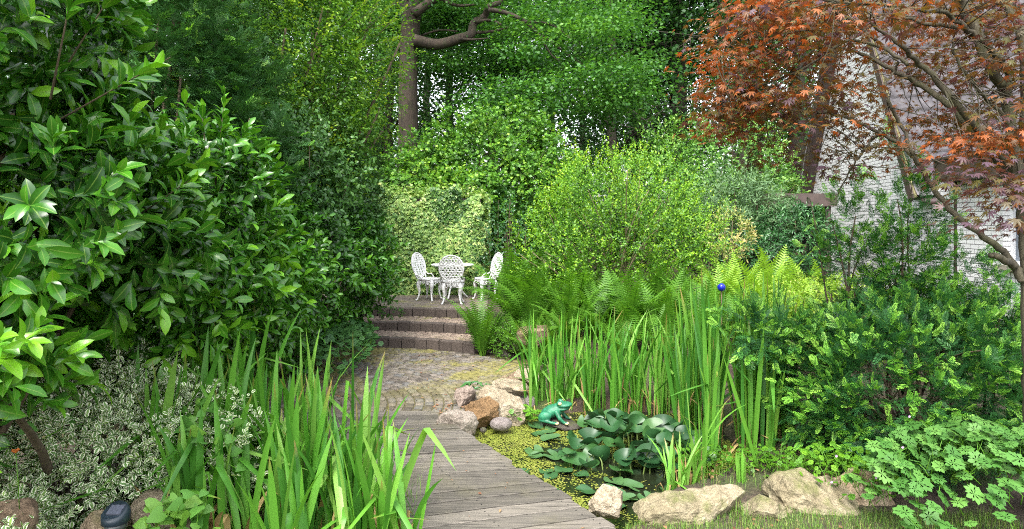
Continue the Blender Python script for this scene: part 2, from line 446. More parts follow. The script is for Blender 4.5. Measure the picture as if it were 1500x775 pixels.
def shoots(mb, rng, T, p, d, per, length, size, v0=None, vs=.18, tip_v=.35, planar=False, jit=.35, alpha=(78, 22), up=.35, mat=0, tips=None):
    """leafy shoots: leaves set round an axis from p along d"""
    n = len(p)
    length = length * rng.uniform(.6, 1.3, n)
    ref = nrm(np.cross(d, np.array([.3, .2, .93]) + rng.normal(size=(n, 3)) * .2))
    ref2 = np.cross(d, ref)
    ph = rng.uniform(0, 6.28, n)
    base_v = rng.uniform(.15, .6, n) if v0 is None else v0
    for j in range(per):
        t = (j + .5) / per
        if planar:
            side = 1 if j % 2 else -1
            az = np.where(side > 0, 0, np.pi) + rng.normal(size=n) * .35
        else:
            az = ph + j * 2.4
        lat = np.cos(az)[:, None] * ref + np.sin(az)[:, None] * ref2
        a = np.radians(alpha[0] + (alpha[1] - alpha[0]) * t + rng.normal(size=n) * 8)[:, None]
        ax = nrm(d * np.cos(a) + lat * np.sin(a) + rng.normal(size=(n, 3)) * jit * .5)
        nr = nrm(d * np.sin(a) - lat * np.cos(a) * .5 + UP * up + rng.normal(size=(n, 3)) * jit * .5)
        if planar: nr = nrm(np.cross(ref, d) * np.sign(np.cross(ref, d)[:, 2:3] + 1e-6) + UP * .6 + rng.normal(size=(n, 3)) * jit)
        s = size * rng.uniform(.7, 1.2, n) * (1 - .25 * abs(t - .45))
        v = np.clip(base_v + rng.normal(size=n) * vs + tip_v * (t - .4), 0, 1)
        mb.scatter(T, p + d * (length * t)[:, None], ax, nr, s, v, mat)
    if tips:
        TT, ts_, share, cnt = tips
        k = rng.random(n) < share * (.35 + 1.1 * base_v)
        for _ in range(cnt):
            m_ = int(k.sum())
            ax = nrm(d[k] + UP * .15 + rng.normal(size=(m_, 3)) * .5)
            mb.scatter(TT, p[k] + d[k] * (length[k] * rng.uniform(.55, 1.05, m_))[:, None], ax, nrm(UP + nrm(CAMP - p[k]) * .5 + rng.normal(size=(m_, 3)) * .35), ts_ * rng.uniform(.6, 1.2, m_), rng.random(m_), 1)

def stems_mb(rng, base, targets, r0=.025, wob=.08, seg=5, spread=.15):
    mb = MB()
    base = np.array(base, float)
    for t in targets:
        b = base + np.append(rng.normal(size=2) * spread, 0)
        m1 = b + (t - b) * .35 + rng.normal(size=3) * wob + UP * .1
        m2 = b + (t - b) * .7 + rng.normal(size=3) * wob + UP * .08
        q = np.array([b, m1, m2, t])
        s = np.linspace(0, 1, 8)[:, None]
        q = (1 - s) ** 3 * q[0] + 3 * (1 - s) ** 2 * s * q[1] + 3 * (1 - s) * s * s * q[2] + s ** 3 * q[3]
        mb.tube(q, np.linspace(r0, r0 * .3, 8) * rng.uniform(.7, 1.2), seg)
    return mb

def bush(name, label, cat, seed, ells, dens, T, per, length, size, mat, twig='twig', d_up=.35, d_rand=.45, fill=.25, n_stems=14,
         group=None, base=None, r0=.025, parts=('foliage', 'branches'), spikes=(), **kw):
    rng = np.random.default_rng(seed)
    sh = {k: kw.pop(k) for k in ('depth', 'lumpy', 'lf', 'zmin', 'back', 'inner') if k in kw}
    p, n = shell(rng, ells, dens, **sh)
    c0 = np.mean([e[0] for e in ells], axis=0)
    if base is None: base = (c0[0], c0[1], 0)
    d = nrm(n + UP * d_up + rng.normal(size=p.shape) * d_rand)
    mb = MB()
    vv = np.clip(.38 + .22 * lump(p * 2.5, 1.6) + rng.normal(size=len(p)) * .1, .03, .9)
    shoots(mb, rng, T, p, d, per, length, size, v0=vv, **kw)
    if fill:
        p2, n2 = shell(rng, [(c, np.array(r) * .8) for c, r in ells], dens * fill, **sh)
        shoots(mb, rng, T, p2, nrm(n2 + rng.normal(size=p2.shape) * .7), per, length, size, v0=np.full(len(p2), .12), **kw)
    for (q, dirv, ln) in spikes:
        q = np.array(q, float); dirv = nrm(np.array(dirv, float))
        kw2 = dict(kw); kw2['alpha'] = (62, 15)
        shoots(mb, rng, T, q[None], dirv[None], per + 7, ln, size, v0=np.array([.55]), **kw2)
    b = np.array(base, float)
    root = thing(name, label, cat, b, group)
    fo = mb.build(parts[0], [M[mat], M['yew_tip']] if kw.get('tips') else M[mat], root); fo.location = tuple(-b)
    tg = p[rng.choice(len(p), min(n_stems, len(p)), replace=False)]
    if n_stems:
        st = stems_mb(rng, b, tg, r0)
        for (q, dirv, ln) in spikes:
            dv = nrm(np.array(dirv, float)); st.tube([np.array(q) - dv * .3, np.array(q) + dv * ln * 1.1], [.006, .002], 4)
        so = st.build(parts[1], M[twig], root); so.location = tuple(-b)
    return root

def clusters(mb, rng, T, cen, per, cs, size, v0, flat=.5, droop=.15, vs=.15, upn=.8, mat=0):
    n = len(cen)
    o = rng.normal(size=(n, per, 3)) * np.array([cs, cs, cs * flat])
    p = (cen[:, None] + o).reshape(-1, 3)
    ax = nrm(o.reshape(-1, 3) / cs + rng.normal(size=p.shape) * .8 - UP * droop)
    nr = nrm(UP * upn + rng.normal(size=p.shape) * .5)
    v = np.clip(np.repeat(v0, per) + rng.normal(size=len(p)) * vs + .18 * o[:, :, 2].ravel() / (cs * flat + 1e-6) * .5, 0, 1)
    mb.scatter(T, p, ax, nr, size * rng.uniform(.7, 1.25, len(p)), v, mat)
def in_ells(rng, ells, n, rmin=.5):
    vol = np.array([np.prod(r) ** .7 for _, r in ells]); w = vol / vol.sum()
    out = []
    for (c, r), k in zip(ells, (w * n).astype(int)):
        d = rand_dirs(rng, k); rr = rng.uniform(rmin ** 3, 1, k) ** (1 / 3)
        out.append(np.array(c) + d * np.array(r) * (rr * (1 + .12 * lump(d * 2 + np.array(c), 2)))[:, None])
    return np.concatenate(out)

def iris_blades(mb, rng, n, cx, cy, rx, ry, L, w, z0, lean=(.02, .3), bend=(0, .5), kink=.12, lean_dir=None, v=(0, 1), mat=0):
    T = 9
    a = rng.uniform(0, 6.28, n); rr = np.sqrt(rng.random(n))
    base = np.stack([cx + rx * rr * np.cos(a), cy + ry * rr * np.sin(a), np.full(n, z0)], 1)
    az = rng.uniform(0, 6.28, n)
    if lean_dir is not None: az = np.where(rng.random(n) < .6, lean_dir + rng.normal(size=n) * .7, az)
    h = np.stack([np.cos(az), np.sin(az), 0 * az], 1)
    Ls = L * rng.uniform(.6, 1.1, n)
    le = rng.uniform(*lean, n); be = rng.uniform(0, 1, n) ** 2 * (bend[1] - bend[0]) + bend[0]
    kk = np.where(rng.random(n) < kink, rng.uniform(1.2, 2.4, n), 0); kt = rng.uniform(.45, .85, n)
    wa = az + rng.normal(size=n) * .6 + np.pi / 2
    wv = np.stack([np.cos(wa), np.sin(wa), 0 * wa], 1)
    ts = np.linspace(0, 1, T)
    p = base.copy(); V = []; prev = 0
    ws = w * rng.uniform(.7, 1.2, n)
    for i, t in enumerate(ts):
        phi = le + be * t * t + kk * (t > kt)
        dirv = h * np.sin(phi)[:, None] + UP * np.cos(phi)[:, None]
        if i: p = p + dirv * (Ls * (ts[i] - ts[i - 1]))[:, None]
        wt = ws * (min(1, .55 + 1.6 * t) * (1 - max(0, (t - .58) / .42) ** 2.2) + .02) * .5
        nn = np.cross(dirv, wv)
        V += [p - wv * wt[:, None], p + nn * (wt * .22)[:, None], p + wv * wt[:, None]]
    V = np.stack(V, 1)  # n, 3T, 3
    F = []
    for i in range(T - 1):
        for s in (0, 1):
            F.append((i * 3 + s, i * 3 + s + 1, i * 3 + s + 4, i * 3 + s + 3))
    F = np.array(F)
    loops = (F.ravel()[None] + (np.arange(n) * 3 * T)[:, None]).ravel()
    vv = np.repeat(rng.uniform(*v, n), 3 * T)
    ee = np.repeat(np.clip((ts - .8) / .2, 0, 1), 3)[None] * (rng.random(n) < .3)[:, None] + .3 * (rng.random(n) < .12)[:, None]
    mb.raw(V.reshape(-1, 3), loops, np.full(n * len(F), 4), vv, ee.ravel(), mat)

def iris_clump(name, label, seed, x, y, z, n, L, w, mat, group, rx=.1, ry=.09, buds=0, straw=7, **kw):
    rng = np.random.default_rng(seed)
    root = thing(name, label, 'iris', (x, y, z), group)
    mb = MB(); iris_blades(mb, rng, n, 0, 0, rx, ry, L, w, -.04, **kw)
    if straw:
        k2 = dict(kw); k2['kink'] = .5; k2['bend'] = (0, 1.2)
        iris_blades(mb, rng, straw, 0, 0, rx, ry, L * .4, w * .7, -.04, mat=1, **k2)
    mb.build('leaves', [M[mat], M['straw']], root)
    for k in range(buds):
        b = MB(); a = rng.uniform(0, 6.28); l = L * rng.uniform(.55, .75); s = np.array([math.cos(a), math.sin(a), 0])
        tip = s * l * .15 + UP * l
        b.tube([s * .02, s * .05 + UP * l * .6, tip], [.004, .0035, .003], 5)
        b.tube([tip, tip + UP * .03 + s * .004, tip + UP * .07 + s * .01, tip + UP * .1 + s * .012], [.004, .009, .008, .001], 6, mat=1)
        b.build('flower_stem', [M['cover'], M['twig']], root)
    return root

# ------------------------------------------------------------------ ground
POND = np.array([(-1.05, 5.7), (-.55, 5.95), (-.2, 6.12), (.2, 6.35), (.9, 6.6), (1.7, 6.5), (2.05, 5.9), (2.0, 5.2), (1.55, 4.72), (1.0, 4.35), (.85, 4.0), (.55, 3.75), (.1, 4.0), (-.6, 4.9)])
def pond_sd(x, y):
    """signed distance, negative inside the pond"""
    x, y = np.asarray(x, float), np.asarray(y, float)
    dmin = np.full(x.shape, 1e9); ins = np.zeros(x.shape, bool)
    n = len(POND)
    for i in range(n):
        a, b = POND[i], POND[(i + 1) % n]
        e = b - a
        t = np.clip(((x - a[0]) * e[0] + (y - a[1]) * e[1]) / (e @ e), 0, 1)
        dmin = np.minimum(dmin, np.hypot(x - a[0] - e[0] * t, y - a[1] - e[1] * t))
        c = ((a[1] > y) != (b[1] > y)) & (x < (b[0] - a[0]) * (y - a[1]) / (b[1] - a[1] + 1e-12) + a[0])
        ins ^= c
    return np.where(ins, -dmin, dmin)
PC = np.array([-2.2, 6.3])
def gz(x, y):
    x, y = np.asarray(x, float), np.asarray(y, float)
    t = S(x, .3, .8)
    y0 = 8.72 + (7.0 - 8.72) * t; y1 = y0 + .15 + 1.1 * t
    bed = .32 * S((y - y0) / (y1 - y0), 0, 1) + .1 * S(y, 9.5, 11)
    bed = bed * S(x, -.62, -.48) * (1 - S(x, 4.6, 7))
    rr = np.hypot(x - PC[0], y - PC[1])
    ter = .38 * S(rr, 4.33, 4.42) * (1 - S(x, -.55, -.45)) * (y > 7)
    left = .3 * S(-x, 1.25, 1.8) * (1 - S(y, 3.9, 5.0))
    z = np.maximum(np.maximum(bed, ter), left)
    z = np.maximum(z, .38 * S(y, 12.5, 14) * (1 - S(x, 5, 7)))
    z = z + .015 * lump(np.stack([x, y, 0 * x], -1), 3.0)
    plaza = (rr < 3.2) & (x < .1) & (y > 5.3)
    z = np.where(plaza, np.minimum(z, -.02), z)
    sd = pond_sd(x, y)
    z = np.where(sd < .12, np.minimum(z, np.clip(-.1 + 1.6 * sd, -.55, 10)), z)
    return z
def grid_axis(lo, hi, step, far):
    mid = np.arange(lo, hi + 1e-6, step)
    ext = [];  q = step
    v = hi
    while v < far: q *= 1.35; v += q; ext.append(v)
    ext2 = []; q = step; v = lo
    while v > -far: q *= 1.35; v -= q; ext2.append(v)
    return np.concatenate([ext2[::-1], mid, ext])
gx, gy = grid_axis(-5, 8, .06, 700), grid_axis(1.5, 14, .06, 700)
GX, GY = np.meshgrid(gx, gy)
GZ = gz(GX, GY)
nx, ny = len(gx), len(gy)
idx = np.arange(nx * ny).reshape(ny, nx)
quads = np.stack([idx[:-1, :-1], idx[:-1, 1:], idx[1:, 1:], idx[1:, :-1]], -1).reshape(-1, 4)
m, nt, b, _ = new_mat('garden_soil')
v = coord(nt)
n1 = noise_tex(nt, 1.2, 5, .6, v); n2 = noise_tex(nt, 22, 6, .7, v); n3 = noise_tex(nt, 90, 3, .6, v)
soil = ramp(nt, [(.3, (.022, .016, .011)), (.55, (.065, .045, .03)), (.75, (.13, .1, .07))], n2).outputs[0]
green = ramp(nt, [(.35, (.02, .05, .008)), (.6, (.06, .11, .015)), (.75, (.13, .16, .03))], n3).outputs[0]
col = mix(nt, soil, green, ramp(nt, [(.5, (0, 0, 0)), (.66, (.8, .8, .8))], n1).outputs[0])
nt.links.new(col, b.inputs["Base Color"]); b.inputs["Roughness"].default_value = .95
bump(nt, b, n2, .8, .04)
tag(MB().add(np.stack([GX, GY, GZ], -1).reshape(-1, 3), quads).build('ground', m), kind='structure')

# water
m, nt, b, _ = new_mat('pond_water')
b.inputs["Base Color"].default_value = (.012, .016, .008, 1); b.inputs["Roughness"].default_value = .06
bump(nt, b, noise_tex(nt, 6, 3, .5, coord(nt)), .08, .02)
WZ = -.12
cen = POND.mean(0)
pv = np.concatenate([[[*cen, WZ]], np.column_stack([cen + (POND - cen) * 1.12, np.full(len(POND), WZ)])])
tag(MB().add(pv, [(0, i, i % len(POND) + 1) for i in range(1, len(POND) + 1)]).build('pond_water', m), kind='structure')

# ------------------------------------------------------------------ paved circle, steps, terrace
def sett_mat(name, cols, moss, moss_at=(.5, .62)):
    m, nt, b, _ = new_mat(name)
    v = coord(nt)
    n2 = noise_tex(nt, 35, 5, .7, v)
    c = ramp(nt, [(i / (len(cols) - 1), q) for i, q in enumerate(cols)], attr(nt, 'v')).outputs[0]
    c = mix(nt, c, ramp(nt, [(.3, (.45, .43, .4)), (.65, (1.1, 1.08, 1.05))], n2).outputs[0], .8, 'MULTIPLY')
    big = noise_tex(nt, .9, 4, .6, v, .8)
    sm = noise_tex(nt, 14, 5, .75, v)
    a = nt.nodes.new("ShaderNodeMath"); a.operation = 'MULTIPLY_ADD'
    nt.links.new(sm, a.inputs[0]); a.inputs[1].default_value = .55; nt.links.new(big, a.inputs[2])
    f = ramp(nt, [(moss_at[0] + .26, (0, 0, 0)), (moss_at[1] + .26, (.85,) * 3)], a.outputs[0]).outputs[0]
    sp = nt.nodes.new("ShaderNodeSeparateXYZ"); nt.links.new(v, sp.inputs[0])
    mr = nt.nodes.new("ShaderNodeMapRange"); nt.links.new(sp.outputs[1], mr.inputs[0])
    mr.inputs[1].default_value = 6.6; mr.inputs[2].default_value = 7.6; mr.inputs[3].default_value = .25
    f = mix(nt, (0, 0, 0), f, mr.outputs[0])
    c = mix(nt, c, moss, f)
    nt.links.new(c, b.inputs["Base Color"]); b.inputs["Roughness"].default_value = .9
    bump(nt, b, n2, .5, .01)
    return m
M['sett'] = sett_mat('stone_setts', [(.075, .064, .054), (.14, .12, .1), (.19, .165, .14), (.125, .125, .125)], (.17, .155, .035), (.46, .6))
M['tread'] = sett_mat('tread_setts', [(.2, .15, .12), (.26, .2, .16), (.3, .24, .19)], (.2, .2, .04), (.58, .68))
M['palisade'] = sett_mat('brown_palisade', [(.08, .063, .055), (.095, .075, .064), (.11, .087, .075)], (.08, .08, .03), (.68, .75))
rng = np.random.default_rng(11)
def sett(mb, c, rad, tan, lr, lt, z, h=.05, tilt=.01):
    """a cobble with worn edges: 4 lower, 4 upper inset corners"""
    r3 = np.array([*rad, 0]); t3 = np.array([*tan, 0]); c = np.array([*c, z])
    V = []
    for (s, zz) in ((.5, -h), (.5, -.012), (.4, 0)):
        for a, b_ in ((-1, -1), (1, -1), (1, 1), (-1, 1)):
            V.append(c + r3 * (a * s * lr) + t3 * (b_ * s * lt) + UP * (zz + rng.normal() * tilt * .35))
    F = [(0, 1, 5, 4), (1, 2, 6, 5), (2, 3, 7, 6), (3, 0, 4, 7), (4, 5, 9, 8), (5, 6, 10, 9), (6, 7, 11, 10), (7, 4, 8, 11), (8, 9, 10, 11)]
    V = np.array(V); e1, e2 = V[1] - V[0], V[3] - V[0]
    if np.cross(e1, e2)[2] < 0: F = [f[::-1] for f in F]
    mb.add(V, F, rng.random())
mb = MB()
r = .15
while r < 3.0:
    rw = rng.uniform(.085, .105)
    n = max(4, int(2 * math.pi * (r + rw / 2) / .125))
    off = rng.random()
    for i in range(n):
        a = 2 * math.pi * (i + off + rng.normal() * .06) / n
        rad = np.array([math.sin(a), math.cos(a)]); c = PC + rad * (r + rw / 2)
        if c[0] < -3.6 or c[0] > .25 or c[1] < 5.55 or pond_sd(c[0], c[1]) < .1: continue
        sett(mb, c, rad, (rad[1], -rad[0]), rw - .012, 2 * math.pi * (r + rw / 2) / n - .012, .0 + rng.normal() * .003)
    r += rw
for c0 in np.arange(-.6, .6, .11):          # a little straight paving right of the circle
    for c1 in np.arange(6.5, 8.8, .12):
        if math.hypot(c0 - PC[0], c1 - PC[1]) > 3.08 and pond_sd(c0, c1) > .15 and c1 < 8.5 and c0 < .35:
            sett(mb, (c0, c1), (1, 0), (0, 1), .098, .108, rng.normal() * .003)
tag(mb.build('path', M['sett']), kind='structure')
# mossy bedding between the setts
m = plain_mat('bedding_moss', (.085, .075, .03), .95, var=.6, scale=25, bmp=.5)
a = np.linspace(0, 2 * np.pi, 64, endpoint=False)
BX, BY = np.meshgrid(np.arange(-5.3, .36, .07), np.arange(5.4, 9.5, .07))
bi = np.arange(BX.size).reshape(BX.shape)
bq = np.stack([bi[:-1, :-1], bi[:-1, 1:], bi[1:, 1:], bi[1:, :-1]], -1)[((np.hypot(BX - PC[0], BY - PC[1]) < 3.12) & (pond_sd(BX, BY) > .16))[:-1, :-1]]
tag(MB().add(np.stack([BX, BY, 0 * BX - .014], -1).reshape(-1, 3), bq).build('path_bedding', m), kind='structure')

steps = thing('garden_steps', 'three curved brown block steps rising to the terrace with the white chairs', 'steps', (PC[0], PC[1] + 3.05, 0))
for k, R0 in enumerate((3.05, 3.65, 4.25)):
    z0, z1 = .14 * k, .14 * (k + 1)
    R1 = R0 + .62
    a1 = math.asin(min(1, 1.66 / R0)); a0 = -.5
    mb = MB()
    nb = int((a1 - a0) * R0 / .195)
    for i in range(nb):
        aa = a0 + (a1 - a0) * (i + .5) / nb
        rad = np.array([math.sin(aa), math.cos(aa)])
        rot = np.array([[rad[1], rad[0], 0], [-rad[0], rad[1], 0], [0, 0, 1]])
        hw = (a1 - a0) * R0 / nb / 2 - .006
        x0, jz = R0 + rng.normal() * .004, rng.normal() * .003
        V = [(-hw, 0, -.05), (hw, 0, -.05), (hw, .12, -.05), (-hw, .12, -.05), (-hw, 0, .128), (hw, 0, .128), (hw, .12, .128), (-hw, .12, .128),
             (-hw + .008, .01, .14), (hw - .008, .01, .14), (hw - .008, .112, .14), (-hw + .008, .112, .14)]
        V = np.array(V) @ rot.T + np.array([PC[0] + rad[0] * x0, PC[1] + rad[1] * x0, z0 + jz])
        mb.add(V, [(0, 1, 5, 4), (1, 2, 6, 5), (2, 3, 7, 6), (3, 0, 4, 7), (4, 5, 9, 8), (5, 6, 10, 9), (6, 7, 11, 10), (7, 4, 8, 11), (8, 9, 10, 11)], rng.random())
    so = mb.build('step', M['palisade'], steps, smooth=False); so.location = tuple(-np.array(steps.location))
    so.location = (-steps.location[0], -steps.location[1], 0)
    if k < 2:
        mt = MB(); rr = R0 + .125
        while rr < R1 - .02:
            n = int((a1 - a0) * rr / .11)
            for i in range(n):
                aa = a0 + (a1 - a0) * (i + .5 + rng.normal() * .04) / n
                rad = np.array([math.sin(aa), math.cos(aa)])
                sett(mt, PC + rad * (rr + .05), rad, (rad[1], -rad[0]), .09, (a1 - a0) * rr / n - .01, z1 - .002 + rng.normal() * .002, h=.12)
            rr += .1
        mt.build('tread_paving', M['tread'], so)
mb = MB()
aa = np.linspace(-.6, .395, 30)
ring = []
rs = np.linspace(4.36, 7.4, 24)
V = np.array([[PC[0] + q * math.sin(t), PC[1] + q * math.cos(t), .415] for q in rs for t in aa])
F = [(i * 30 + j, i * 30 + j + 1, (i + 1) * 30 + j + 1, (i + 1) * 30 + j) for i in range(23) for j in range(29)]
F = [f[::-1] for f in F]
m, nt, b, _ = new_mat('terrace_paving')
v = coord(nt)
br = nt.nodes.new("ShaderNodeTexBrick"); nt.links.new(v, br.inputs[0])
br.inputs["Scale"].default_value = 1; br.inputs["Brick Width"].default_value = .22; br.inputs["Row Height"].default_value = .11
br.inputs["Mortar Size"].default_value = .008; br.inputs["Color1"].default_value = (.2, .165, .14, 1); br.inputs["Color2"].default_value = (.15, .12, .105, 1); br.inputs["Mortar"].default_value = (.09, .08, .04, 1)
c = mix(nt, br.outputs[0], (.2, .19, .05), ramp(nt, [(.5, (0, 0, 0)), (.66, (.8,) * 3)], noise_tex(nt, 2.2, 8, .7, v)).outputs[0])
nt.links.new(c, b.inputs["Base Color"]); b.inputs["Roughness"].default_value = .9
bump(nt, b, noise_tex(nt, 30, 5, .7, v), .4, .01)
tag(MB().add(V, F).build('terrace_pavement', m), kind='structure')

# ------------------------------------------------------------------ boardwalk
m, nt, b, _ = new_mat('weathered_deck')
v1 = coord(nt, scale=(1.2, 26, 10), rot=(0, 0, R(-12)))
n1 = noise_tex(nt, 2.2, 7, .65, v1, .3); n2 = noise_tex(nt, 2.2, 5, .6, coord(nt)); n3 = noise_tex(nt, 60, 3, .6, coord(nt, scale=(.15, 1, 1)))
c = ramp(nt, [(0, (.072, .064, .052)), (.5, (.115, .103, .085)), (1, (.16, .142, .118))], attr(nt, 'v')).outputs[0]
c = mix(nt, c, ramp(nt, [(.3, (.22, .2, .18)), (.48, (.9, .9, .9)), (.7, (1.45, 1.43, 1.4))], n1).outputs[0], .95, 'MULTIPLY')
c = mix(nt, c, (.11, .1, .05), ramp(nt, [(.52, (0, 0, 0)), (.7, (.45,) * 3)], n2).outputs[0])
c = mix(nt, c, ramp(nt, [(.35, (.7, .7, .7)), (.6, (1, 1, 1))], n3).outputs[0], .6, 'MULTIPLY')
nt.links.new(c, b.inputs["Base Color"]); b.inputs["Roughness"].default_value = .72
bump(nt, b, n1, .5, .01)
deck_root = thing('boardwalk', 'weathered grey plank boardwalk crossing the pond towards the paved circle', 'boardwalk', (-.3, 4.8, 0))
Rr = [np.array([.86, 3.36]), np.array([-.80, 6.02])]
Lr = [np.array([-.36, 2.95]), np.array([-1.78, 5.97])]
NB = 21
mb = MB(); rng = np.random.default_rng(3)
for i in range(-4, NB):
    t0, t1 = (i + .05) / NB, (i + .945) / NB
    z = .05 + rng.normal() * .003; tl = rng.normal() * .003
    je, jl = rng.normal() * .012, rng.normal() * .02
    def lp(q, t): return q[0] + (q[1] - q[0]) * t
    a, b_, c_, d_ = lp(Lr, t0), lp(Rr, t0), lp(Rr, t1), lp(Lr, t1)
    dx = nrm(b_ - a)
    b_, c_ = b_ + dx * je, c_ + dx * je; a, d_ = a + dx * jl, d_ + dx * jl
    V = []
    nseg = 6
    ins = .004
    for s in range(nseg + 1):
        f = s / nseg
        q0, q1 = a + (b_ - a) * f, d_ + (c_ - d_) * f
        u = nrm(q1 - q0) * ins
        wz = rng.normal() * .0012
        V += [(*q0, z - .03), (*q0, z - .004 + wz), (*(q0 + u), z + wz + tl), (*(q1 - u), z + wz - tl), (*q1, z - .004 + wz), (*q1, z - .03)]
    F = []
    for s in range(nseg):
        for k in range(5):
            F.append((s * 6 + k, (s + 1) * 6 + k, (s + 1) * 6 + k + 1, s * 6 + k + 1))
        F.append((s * 6 + 5, (s + 1) * 6 + 5, (s + 1) * 6, s * 6))
    F += [(0, 1, 2, 3, 4, 5), tuple(nseg * 6 + k for k in (5, 4, 3, 2, 1, 0))]
    mb.add(V, F, rng.random())
    for q in (.06, .5, .94):
        for w_ in (.28, .72):
            c_n = (a + (b_ - a) * q) * (1 - w_) + (d_ + (c_ - d_) * q) * w_ + rng.normal(size=2) * .004
            an = np.linspace(0, 2 * np.pi, 7)[:-1]
            mb.add(np.column_stack([c_n[0] + .0048 * np.cos(an), c_n[1] + .0048 * np.sin(an), np.full(6, z + .0055)]), [tuple(range(6))], .5, 0, 1)
o = mb.build('deck_boards', [m, M['dark']], deck_root, smooth=False); o.location = (.3, -4.8, 0)
mb = MB()
for q in (.06, .5, .94):
    p0, p1 = Lr[0] + (Rr[0] - Lr[0]) * q, Lr[1] + (Rr[1] - Lr[1]) * q
    u = nrm(p1 - p0); pe = np.array([u[1], -u[0]])
    p0 = p0 - u * .5
    V = [(*(p0 - pe * .03), -.14), (*(p0 + pe * .03), -.14), (*(p1 + pe * .03), -.14), (*(p1 - pe * .03), -.14), (*(p0 - pe * .03), .016), (*(p0 + pe * .03), .016), (*(p1 + pe * .03), .016), (*(p1 - pe * .03), .016)]
    mb.add(V, [(3, 2, 1, 0), (4, 5, 6, 7), (0, 1, 5, 4), (1, 2, 6, 5), (2, 3, 7, 6), (3, 0, 4, 7)])
o = mb.build('support_beam', M['twig'], deck_root, smooth=False); o.location = (.3, -4.8, 0)

# ------------------------------------------------------------------ house
m, nt, b, _ = new_mat('white_brick')
tc = coord(nt)
sp = nt.nodes.new("ShaderNodeSeparateXYZ"); nt.links.new(tc, sp.inputs[0])
cb = nt.nodes.new("ShaderNodeCombineXYZ"); nt.links.new(sp.outputs[0], cb.inputs[0]); nt.links.new(sp.outputs[2], cb.inputs[1])
br = nt.nodes.new("ShaderNodeTexBrick"); nt.links.new(cb.outputs[0], br.inputs[0])
br.inputs["Scale"].default_value = 1; br.inputs["Brick Width"].default_value = .25; br.inputs["Row Height"].default_value = .0833
br.inputs["Mortar Size"].default_value = .0075; br.inputs["Mortar Smooth"].default_value = .15
br.inputs["Color1"].default_value = (.8, .8, .805, 1); br.inputs["Color2"].default_value = (.73, .73, .735, 1); br.inputs["Mortar"].default_value = (.2, .198, .2, 1)
dirt = ramp(nt, [(.3, (.88, .88, .875)), (.6, (1, 1, 1))], noise_tex(nt, 2, 7, .7, tc)).outputs[0]
nt.links.new(mix(nt, br.outputs[0], dirt, .7, 'MULTIPLY'), b.inputs["Base Color"]); b.inputs["Roughness"].default_value = .75
iv = nt.nodes.new("ShaderNodeMath"); iv.operation = 'SUBTRACT'; iv.inputs[0].default_value = 1; nt.links.new(br.outputs["Fac"], iv.inputs[1])
bump(nt, b, iv.outputs[0], .7, .015)
M['brick'] = m
house = thing('house', 'white brick house with steep tiled gable behind the red maple', 'house', (8.41, 11.5, 0), rz=math.atan2(-.986, -.164))
xf, xn, xa, za, zf = -8.82, -1.22, -4.9, 9.4, 2.72
def wall_part(name, V, F, mat):
    return MB().add(V, F).build(name, M[mat], house, smooth=False)
th = .3
prof = [(xf, 0), (0, 0), (0, zf), (xn, zf), (xa, za), (xf, zf)]
V = [(x, 0, z) for x, z in prof] + [(x, th, z) for x, z in prof]
n = len(prof)
F = [tuple(range(n)), tuple(range(2 * n - 1, n - 1, -1))] + [(i, i + n, (i + 1) % n + n, (i + 1) % n) for i in range(n)]
wall_part('gable_wall', V, F, 'brick')
# flat roofed wing with a window
mb = MB()
wx0, wx1, wz0, wz1 = 1.44, 2.85, 1.2, 2.35
W0, W1, wt = 0.06, 6.0, -.1
for lo, hi in (((W0, wt, 0), (wx0, .2, 2.64)), ((wx1, wt, 0), (W1, .2, 2.64)), ((wx0, wt, 0), (wx1, .2, wz0)), ((wx0, wt, wz1), (wx1, .2, 2.64))):
    mb.box(lo, hi)
mb.box((W0 + .01, .2, 0), (W1 - .01, 5, 2.6))
mb.build('wing_wall', M['brick'], house, smooth=False)
mb = MB(); mb.box((-.12, -.42, 2.645), (W1 + .2, 5.2, 3.04)); mb.box((-.15, -.45, 3.04), (W1 + .23, 5.2, 3.09))
mb.build('fascia', M['brown_wood'], house, smooth=False)
mb = MB(); mb.tube([(0, -.1, 2.66), (0, -.1, 2.5), (-.01, -.07, 2.3), (-.01, -.07, .02)], .048, 10)
for z in (.7, 1.9): mb.tube([(-.01, -.07, z), (-.01, -.07, z + .04)], .056, 10)
mb.build('drainpipe', M['pipe'], house)
win = MB()
fw = .07
for lo, hi in (((wx0 + .003, .0, wz0 + .003), (wx0 + fw, .1, wz1 - .003)), ((wx1 - fw, .0, wz0 + .003), (wx1 - .003, .1, wz1 - .003)), ((wx0 + fw, .002, wz0 + .003), (wx1 - fw, .098, wz0 + fw)), ((wx0 + fw, .002, wz1 - fw), (wx1 - fw, .098, wz1 - .003)), (((wx0 + wx1) / 2 - .04, .004, wz0 + fw), ((wx0 + wx1) / 2 + .04, .096, wz1 - fw))):
    win.box(lo, hi)
wo = win.build('window', M['pvc'], house, smooth=False)
m, nt, b, _ = new_mat('window_glass'); b.inputs["Base Color"].default_value = (.12, .15, .19, 1); b.inputs["Roughness"].default_value = .04; b.inputs["Specular IOR Level"].default_value = .9
MB().box((wx0 + .05, .04, wz0 + .05), (wx1 - .05, .06, wz1 - .05)).build('pane', m, wo, smooth=False)
MB().box((wx0 - .08, -.2, wz0 - .075), (wx1 + .08, .1, wz0 - .002)).build('sill', M['sill'], wo, smooth=False)
